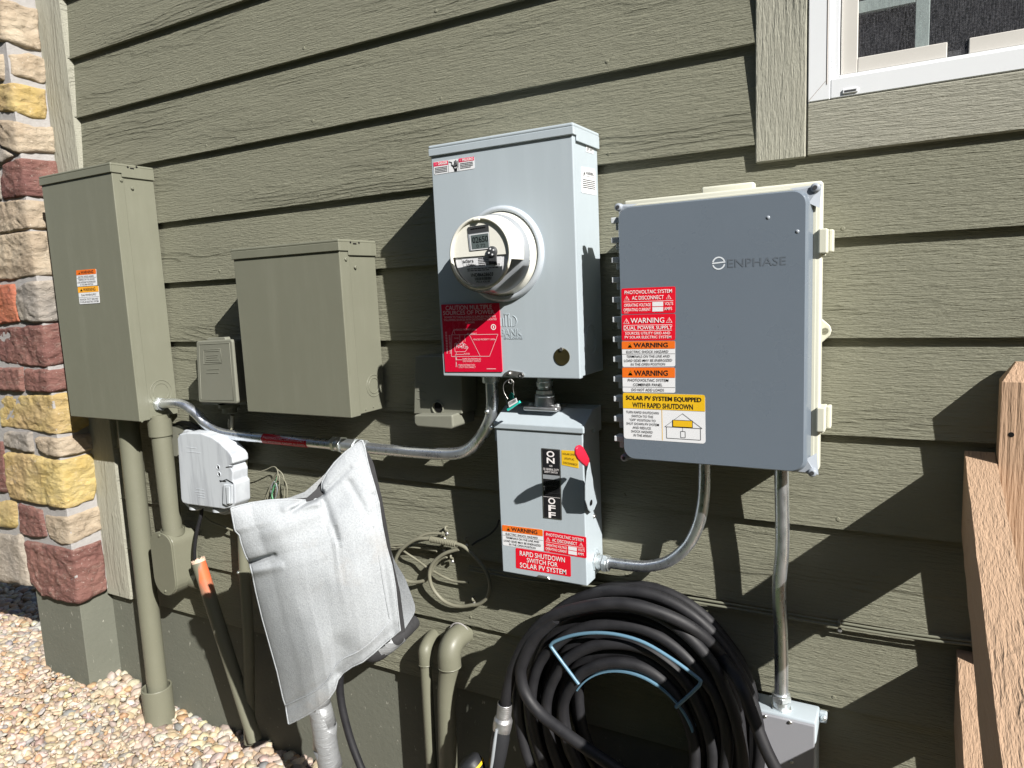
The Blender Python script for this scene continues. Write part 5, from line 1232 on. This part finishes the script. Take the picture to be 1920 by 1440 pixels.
# ------------------------------------------------------------------ hose hanger, hose and nozzle
def circle3(a, b, c):
    ax, az, bx, bz, cx, cz = a[0], a[2], b[0], b[2], c[0], c[2]
    d = 2 * (ax * (bz - cz) + bx * (cz - az) + cx * (az - bz))
    ux = ((ax * ax + az * az) * (bz - cz) + (bx * bx + bz * bz) * (cz - az) + (cx * cx + cz * cz) * (az - bz)) / d
    uz = ((ax * ax + az * az) * (cx - bx) + (bx * bx + bz * bz) * (ax - cx) + (cx * cx + cz * cz) * (bx - ax)) / d
    return ux, uz, math.hypot(ax - ux, az - uz)
def hose():
    yF = -.150
    cx, cz, R = circle3(at(1080, 1295, yF), at(1150, 1258, yF), at(1285, 1342, yF))
    R = min(max(R, .095), .14)
    r = thing('hose_hanger', 'light blue metal hose hanger fixed low on the siding', 'hanger', (cx, 0, cz))
    m = MB(); n = 30; a0, a1 = math.radians(18), math.radians(150); vs = []
    for i in range(n + 1):
        a = a0 + (a1 - a0) * i / n
        for rad, y in ((R, -.002), (R, yF), (R - .003, yF), (R - .003, -.002)): vs.append((cx + rad * math.cos(a), y, cz + rad * math.sin(a)))
    fs = [(4 * i + k, 4 * i + (k + 1) % 4, 4 * i + 4 + (k + 1) % 4, 4 * i + 4 + k) for i in range(n) for k in range(4)] + [(0, 1, 2, 3), (4 * n + 3, 4 * n + 2, 4 * n + 1, 4 * n)]
    m.add(vs, fs, M_blue, False); m.build('saddle', r)
    MB().tube([(cx - .05, -.004, cz + R * .85), (cx, -.004, cz + R - .004), (cx + .05, -.004, cz + R * .85)], .004, M_blue, 8).build('wall_bar', r)
    g = [(1085, 1283), (1058, 1247), (1034, 1214), (1033, 1209), (1042, 1202), (1075, 1191), (1118, 1186.5), (1163, 1191), (1210, 1206), (1262, 1237), (1309, 1272), (1313, 1279), (1309, 1287), (1288, 1307), (1267, 1326)]
    MB().tube([at(u, v, yF - .008) for u, v in g], .0036, M_blue, 10, 4).build('guard_wire', r)
    h = thing('garden_hose', 'coiled black rubber garden hose hanging on the blue hanger', 'hose', (cx, -.08, cz - .4))
    hr = .0116; N = 20; pts = []; cols = [-.140, -.076, -.118, -.048, -.097, -.024]
    ph = [random.Random(i).uniform(-1, 1) for i in range(N + 2)]
    Rmax = at(1180, 1122, -.12)[2] - cz - .005
    for k in range(N):
        rho0 = R + hr + .002 + (Rmax - R - hr) * k / (N - 1); rho1 = R + hr + .002 + (Rmax - R - hr) * min(k + 1, N - 1) / (N - 1)
        y0, y1 = cols[k % 6], cols[(k + 1) % 6]
        for i in range(44):
            t = i / 44; ang = -math.pi / 2 - 2 * math.pi * t               # start at the bottom, go clockwise over the top
            s = max(0, (t - .80) / .20); s = s * s * (3 - 2 * s)
            rho = rho0 + (rho1 - rho0) * s; y = y0 + (y1 - y0) * s
            ca, sa = math.cos(ang), math.sin(ang)
            wob = .006 * math.sin(2 * ang + ph[k] * 3) * (1 - max(sa, 0)) + .004 * math.sin(3 * ang + ph[k] * 5) * (sa < .6)
            drop = (1.32 + .10 * ph[k]) if sa < 0 else 1.0
            if k == N - 1 and t > .47 and False: break
            pts.append((cx + (rho + wob) * ca * (.84 if ca > 0 else .84 + .16 * min(1, -ca * 4)), y + .006 * math.sin(ang * 2 + k), cz + (rho + wob) * sa * drop))
    MB().tube(pts, hr, M_rubber, 14, 2).build('coil', h)
    E1 = A3([(1372, 1262, -.085), (1338, 1212, -.110), (1285, 1170, -.140), (1215, 1141, -.158), (1150, 1131, -.166), (1085, 1140, -.170), (1030, 1158, -.172), (990, 1198, -.172), (965, 1245, -.172), (952, 1290, -.172), (947, 1326, -.172)])
    MB().tube(E1, .0118, M_rubber, 14, 8).build('end_run', h)
    MB().tube(A3([(1040, 1160, -.17), (1003, 1195, -.176), (983, 1232, -.178), (976, 1262, -.178), (984, 1298, -.178), (1010, 1335, -.18), (1048, 1366, -.185), (1085, 1393, -.19), (1140, 1430, -.19), (1200, 1470, -.18)]), hr * 1.08, M_rubber, 14, 8).build('crossing_run', h)
    MB().tube(A3([(1352, 1232, -.10), (1376, 1262, -.14), (1394, 1295, -.165), (1405, 1325, -.17), (1418, 1360, -.175), (1436, 1405, -.18), (1458, 1450, -.18), (1478, 1495, -.17)]), hr, M_rubber, 14, 8).build('loose_run', h)
    # nozzle
    t = thing('hose_nozzle', 'hose end fitting with silver collar and black grip at the lower edge of the coil', 'nozzle', at(940, 1400, -.17))
    a = Vector(at(947, 1318, -.172)); b = Vector(at(944, 1345, -.172)); ax = (b - a).normalized()
    f = MB(); L = (b - a).length
    prof = []
    for k in range(7): prof += [(.0150, L * k / 7), (.0164, L * (k + .3) / 7), (.0150, L * (k + .9) / 7)]
    f.lathe(a, ax, prof, M_alu, 24); f.build('ferrule', t)
    c = Vector(at(940, 1372, -.175)); f = MB(); f.tube([b - ax * .002, b + ax * .006, b.lerp(c, .6), c], [.016, .0205, .0205, .019], M_alu, 24, 4); f.build('collar', t)
    g = MB(); g.tube(A3([(941, 1362, -.175), (938, 1385, -.178), (934, 1412, -.18), (930, 1440, -.182), (924, 1475, -.185)]), [.0175, .0205, .0195, .0165, .016], M_grip, 24, 5); gr = g.build('grip', t)
    s = MB(); q = A3([(931, 1368, -.196), (927, 1395, -.202), (923, 1425, -.203), (919, 1450, -.203)]); s.tube(q, [.003, .004, .004, .003], M_clip, 8, 4); s.build('grey_strip', gr)
    hd = MB(); c = Vector(at(893, 1447, -.19)); hx = Vector((-.55, -.12, .83)).normalized(); hd.lathe(c, hx, [(.012, -.03), (.020, -.008), (.0255, .004), (.027, .010)], M_grip, 32); hd.lathe(c, hx, [(.027, .016), (.0262, .028), (.021, .034), (.00001, .034)], M_grip, 32); hdo = hd.build('spray_head', t)
    MB().lathe(c, hx, [(.0272, .010), (.0278, .0105), (.0278, .0155), (.0270, .016)], M_yellow, 36).build('yellow_ring', hdo)
    MB().tube([Vector(at(924, 1470, -.185)), Vector(at(910, 1478, -.19)), c - hx * .028], .014, M_grip, 16, 5).build('neck', t)
hose()

# ------------------------------------------------------------------ telecom boxes and small brackets
def white_box():
    Y = -.092
    r = thing('cable_box', 'weathered white plastic cable box with broken right edge', 'cable box', at(385, 957, -.05))
    P = [(332, 822), (336, 814), (350, 811), (376, 812), (398, 820), (414, 832), (428, 846), (436, 858), (437, 869), (431, 873), (436, 884), (436, 902), (440, 907), (441, 944), (436, 952), (420, 955), (352, 946), (342, 943), (339, 936)]
    m = MB().prism([at(u, v, Y) for u, v in P], (0, .055, 0), M_whitebox, .004, 3); b = m.build('cover', r)
    Q = [(418, 862), (434, 862), (433, 872), (424, 876), (423, 904), (437, 906), (437, 944), (430, 947), (420, 944)]
    for (c, rad, mt) in [((409, 876), .0065, M_gap), ((411, 889), .0065, M_gap)]:
        rm = MB(); p = at(*c, Y); rm.disc((p[0] + .002, p[1] - .0002, p[2] - .001), OUT, rad * .8, mt, .0003, 20); rm.ring((p[0], p[1] - .0003, p[2]), OUT, rad, .0012, M_whitebox, 24); rm.build('knock_hole', b)
    for a, c in [((413, 903), (425, 899)), ((425, 899), (437, 906)), ((424, 876), (437, 874)), ((412, 901), (424, 903))]:
        p, q = at(*a, Y - .0006), at(*c, Y - .0006); MB().tube([p, q], .0012, M_gap, 6).build('crack', b)
    m = MB(); m.prism([at(u, v, Y) for u, v in [(421, 907), (438, 908), (438, 944), (428, 948), (420, 944)]], (0, -.006, 0), M_whitebox, .003, 2); m.prism([at(u, v, Y - .006) for u, v in [(425, 912), (432, 912), (432, 944), (427, 945)]], (0, -.004, 0), M_whitebox, .002, 2); m.build('snap_ribs', b)
    m = MB(); m.prism([at(u, v, -.040) for u, v in [(345, 806), (382, 810), (422, 832), (446, 862), (446, 960), (420, 966), (352, 952), (340, 940), (338, 815)]], (0, .036, 0), M_whitebox, .004, 2); m.build('back_shell', r)
    m = MB()
    for L in ([(368, 382, 916), (365, 384, 921), (368, 384, 926), (371, 384, 931)], [(350, 368, 838), (350, 376, 846)]):
        m = MB()
        for (u0, u1, v) in L:
            p, q = at(u0, v, Y), at(u1, v + 1, Y); m.box(p[0], q[0], Y - .0007, Y + .0003, p[2] - .0018, p[2], M_whitebox, .0003, 1)
        m.build('embossed_print', b)
    m = MB(); c = at(365, 948, -.06); m.lathe((c[0] + .01, -.06, c[2] + .006), (0, 0, -1), [(.022, 0), (.022, .012), (.016, .016)], M_whitebox, 22, True, True); m.build('cable_port', r); m = MB(); c = at(418, 956, -.06); m.lathe((c[0] - .008, -.06, c[2] + .008), (0, 0, -1), [(.024, 0), (.024, .010), (.017, .014)], M_whitebox, 22, True, True); m.build('cable_port', r)
    c = thing('cable', 'thick black cable arching over the top of the white cable box', 'cable', at(345, 800, -.02), 'wall cables')
    MB().tube(A3([(322, 812, -.018), (330, 798, -.018), (345, 793, -.020), (362, 798, -.022), (378, 812, -.024), (388, 830, -.024)]), .0075, M_rubber, 12, 6).build('jacket', c)
    k = thing('cable_bracket', 'small olive bracket squeezed between the pipe and the white cable box', 'bracket', at(330, 860, -.02))
    m = MB(); m.prism([at(u, v, -.026) for u, v in [(321, 800), (334, 797), (344, 803), (345, 812), (334, 815), (334, 856), (322, 856)]], (0, .025, 0), M_nid, .002, 2); m.build('plate', k)
white_box()
def nid():
    Y = -.098
    r = thing('telephone_box', 'small grey green plastic utility box left of the square olive panel', 'utility box', at(408, 758, -.03))
    P = [(367.5, 643), (369, 640), (432, 636.5), (435, 640), (444.5, 753), (443, 757), (374, 754.5), (372, 751)]
    cov = MB().prism([at(u, v, Y) for u, v in P], (0, .050, 0), M_nid, .003, 2).build('cover', r)
    a = [at(u, v, Y - .0004) for u, v in [(373, 646), (430, 643), (438, 751), (377, 749)]]
    m = MB(); m.tube(a + [a[0]], .0008, M_nid, 6, spline=False)
    b = [at(u, v, Y - .0004) for u, v in [(381, 656), (413, 654), (416, 681), (382, 683)]]; m.tube(b + [b[0]], .0006, M_nid, 6, spline=False)
    for k, (u0, u1, v) in enumerate([(384, 411, 659), (387, 409, 667), (388, 408, 671), (387, 411, 675), (385, 414, 679), (388, 411, 693), (387, 410, 700)]):
        p, q = at(u0, v, Y), at(u1, v - 1, Y); m.tube([(p[0], Y - .0002, p[2]), (q[0], Y - .0002, q[2])], .0009, M_nid, 6)
    m.build('embossed_print', cov)
    t = MB().prism([at(u, v, Y + .012) for u, v in [(386, 641), (389, 634), (421, 632), (424, 638)]], (0, .018, 0), M_nid, .0015, 1); t.build('top_tab', cov)
    bk = MB().prism([at(u, v, -.030) for u, v in [(372, 644), (452, 640), (462, 758), (378, 760)]], (0, .029, 0), M_nid, .002, 1); bb = bk.build('back_box', r)
    p = at(444, 700, -.04); q = MB(); q.ring((p[0] + .008, -.035, p[2]), OUT, .010, .0025, M_nid, 24); q.box(p[0] + .0, p[0] + .03, -.045, -.02, p[2] + .010, p[2] + .013, M_nid, .0008, 1); q.box(p[0] + .0, p[0] + .03, -.045, -.02, p[2] - .016, p[2] - .013, M_nid, .0008, 1); q.build('padlock_hasp', bb)
    s = MB(); c = at(430, 762, -.03); s.lathe((c[0], -.03, c[2] + .008), (0, 0, -1), [(.030, 0), (.030, .010), (.020, .012), (.020, .026), (.013, .028)], M_nid, 24, True, True); s.build('cable_port', bb)
nid()
def tan_box():
    r = thing('wiring_box', 'tan plastic wiring box half hidden below the grey meter box', 'utility box', at(825, 800, -.03))
    Yb, Yl = -.066, -.094
    m = MB(); m.prism([at(u, v, Yb) for u, v in [(778, 668), (866, 668), (866, 776), (776, 776)]], (0, .065, 0), M_nid, .002, 2)
    p0, p1 = at(778, 700, Yb), at(866, 700, Yb)
    b = m.build('body', r)
    n = MB(); lo = [at(u, v, Yl) for u, v in [(776, 778), (848, 778), (850, 801), (846, 805), (782, 800), (776, 794)]]; n.prism(lo, (0, .093, 0), M_nid, .004, 3); li = n.build('lower_lip', r)
    h = MB(); c = at(822, 768, Yb); h.lathe((c[0], Yb - .0004, c[2] + .004), OUT, [(.0165, 0), (.0165, .003), (.014, .0035), (.014, -.004), (.00001, -.004)], M_nid, 30, True, True); h.disc((c[0] + .002, Yb - .0008, c[2] + .006), OUT, .0125, M_gap, .0003, 26); h.build('port_hole', b)
    e = MB()
    for v in (717, 732, 747): p, q = at(782, v, Yb), at(798, v + 4, Yb); e.tube([(p[0], Yb - .0002, p[2]), (q[0], Yb - .0002, q[2])], .0008, M_nid, 6)
    e.build('moulded_lines', b)
tan_box()

def clip(px, y, label, rot=0.0):
    p = at(*px, y); r = thing('cable_clip', label, 'clip', p, 'screwed cable clips')
    m = MB(); m.tube([(p[0] - .001, -.001, p[2] + .007), (p[0] - .001, -.009, p[2] + .008), (p[0], -.011, p[2] + .002), (p[0], -.004, p[2] - .002), (p[0], -.003, p[2] - .012)], .0028, M_tan, 8, 4); m.build('strap', r)
    MB().screw((p[0], -.004, p[2] - .010), OUT, .0042, M_alu).build('screw', r)
def coil():
    X = lambda a, b: (700 + a / 6.546, 960 + b / 6.546)
    r = thing('cable', 'tan painted coaxial cable coiled in two loops on the siding', 'cable', at(820, 1060, -.02), 'wall cables')
    L1 = [(1050, 455, .014), (900, 500, .018), (800, 560, .02), (725, 640, .022), (690, 740, .022), (700, 860, .020), (750, 970, .016), (850, 1080, .013), (960, 1140, .012), (1080, 1160, .011), (1200, 1145, .011), (1300, 1128, .011), (1390, 1055, .012), (1428, 950, .014), (1425, 850, .016), (1380, 720, .018), (1300, 610, .018), (1200, 500, .017), (1100, 420, .018), (980, 380, .020), (870, 350, .022),
          (700, 332, .024), (560, 330, .026), (450, 375, .028), (350, 455, .030), (287, 550, .030), (266, 650, .028), (290, 750, .025), (370, 825, .020), (480, 862, .016), (600, 850, .013), (660, 815, .011), (760, 640, .010), (830, 570, .010), (900, 545, .009)]
    MB().tube([at(*X(a, b), -y - .002) for a, b, y in L1], .0046, M_tan, 10, 6).build('jacket', r)
    L2 = [(430, 390, .024), (560, 310, .022), (650, 272, .018), (750, 262, .014), (870, 268, .010)]
    MB().tube([at(*X(a, b), -y) for a, b, y in L2], .0034, M_tan, 8, 5).build('branch', r)
    sp = MB(); P = [Vector(at(*X(a, b), -y - .002)) for a, b, y in [(700, 335, .024), (770, 348, .0235), (850, 362, .0225), (930, 378, .021), (1020, 398, .0195)]]
    for i in range(4):
        for k in range(4):
            a = P[i].lerp(P[i + 1], k / 4); d = (P[i + 1] - P[i]).normalized(); sp.lathe(a, d, [(.0055, 0), (.0078, .001), (.0078, .0032), (.0055, .0042)], M_tan, 14, True, True)
    sp.build('splice_connector', r)
    t = thing('cable', 'thin tan wires running along the siding behind the coiled cable', 'cable', at(770, 1035, -.006), 'wall cables')
    for nm, L in [('wire', [(60, 420), (200, 412), (450, 402), (560, 396), (640, 402)]), ('wire', [(60, 440), (200, 430), (330, 455), (430, 520), (540, 592), (640, 668), (740, 728), (850, 790), (1000, 850), (1170, 864)]), ('wire', [(200, 452), (420, 428), (600, 446), (780, 478)])]:
        MB().tube([at(*X(a, b), -.007 - .004 * (i % 2)) for i, (a, b) in enumerate(L)], .0030 if nm == 'wire' else .0025, M_tan, 8, 5).build(nm, t)
    for q, lab in [((893, 222), 'upper screwed cable clip above the cable splice'), ((862, 285), 'screwed cable clip just above the cable splice'), ((860, 435), 'cable clip just under the cable splice'), ((1135, 365), 'cable clip right of the cable splice'), ((960, 565), 'cable clip inside the right hand loop of cable'), ((1228, 1085), 'cable clip holding the bottom of the coiled cable')]:
        clip(X(*q), -.008, lab)
    clip((1171, 1103), -.012, 'cable clip beside the top of the black hose'); clip((1574, 1175), -.012, 'cable clip between the right hand conduit and the fence')
    w1 = thing('cable', 'pair of olive cables running under the lap line to the fence', 'cable', at(1400, 1142, -.01), 'wall cables')
    for dv, y in ((0, -.007), (7, -.010)):
        MB().tube([at(u, v + dv, y) for u, v in [(880, 1062), (1000, 1082), (1100, 1091), (1172, 1100), (1230, 1112), (1300, 1122), (1400, 1138), (1500, 1155), (1578, 1168), (1650, 1180), (1740, 1193), (1800, 1200), (1850, 1206)]], .0026, M_olive, 8, 4).build('jacket', w1)
    w2 = thing('cable', 'dark thin cable leaving the left side of the switch box', 'cable', at(915, 1005, -.006), 'wall cables')
    MB().tube([at(u, v, -.006) for u, v in [(936, 975), (930, 990), (915, 1004), (895, 1015), (885, 1022)]], .0022, M_rubber, 8, 5).build('jacket', w2)
    g = thing('wire_bundle', 'loose bundle of green and grey wires sticking up behind the canvas bag', 'wires', at(512, 930, -.02))
    B = [([(434, 868), (438, 882), (452, 886), (480, 886), (498, 881), (512, 875), (519, 879), (521, 890), (517, 905), (508, 918)], M_tan), ([(495, 942), (503, 922), (511, 905), (518, 894), (530, 897), (538, 912), (538, 938)], M_tan), ([(500, 945), (506, 912), (518, 888), (524, 895), (523, 920), (519, 942)], M_tan),
         ([(508, 940), (511, 920), (518, 900), (521, 890)], M_green), ([(514, 942), (510, 928), (514, 915), (522, 905)], M_green), ([(520, 880), (530, 890), (534, 910), (532, 940)], M_tan), ([(510, 932), (508, 915), (515, 903), (520, 918), (516, 934)], M_clip)]
    for i, (L, mt) in enumerate(B): MB().tube([at(u, v, -.020 - .006 * math.sin(i * 2 + k)) for k, (u, v) in enumerate(L)], .0017, mt, 8, 5).build('wire', g)
    s = thing('cable', 'tan cable slanting from below the white box to behind the bag', 'cable', at(410, 985, -.02), 'wall cables')
    MB().tube([at(u, v, -.016) for u, v in [(384, 968), (395, 978), (415, 986), (440, 996), (465, 1004)]], .0028, M_tan, 8, 5).build('jacket', s)
coil()
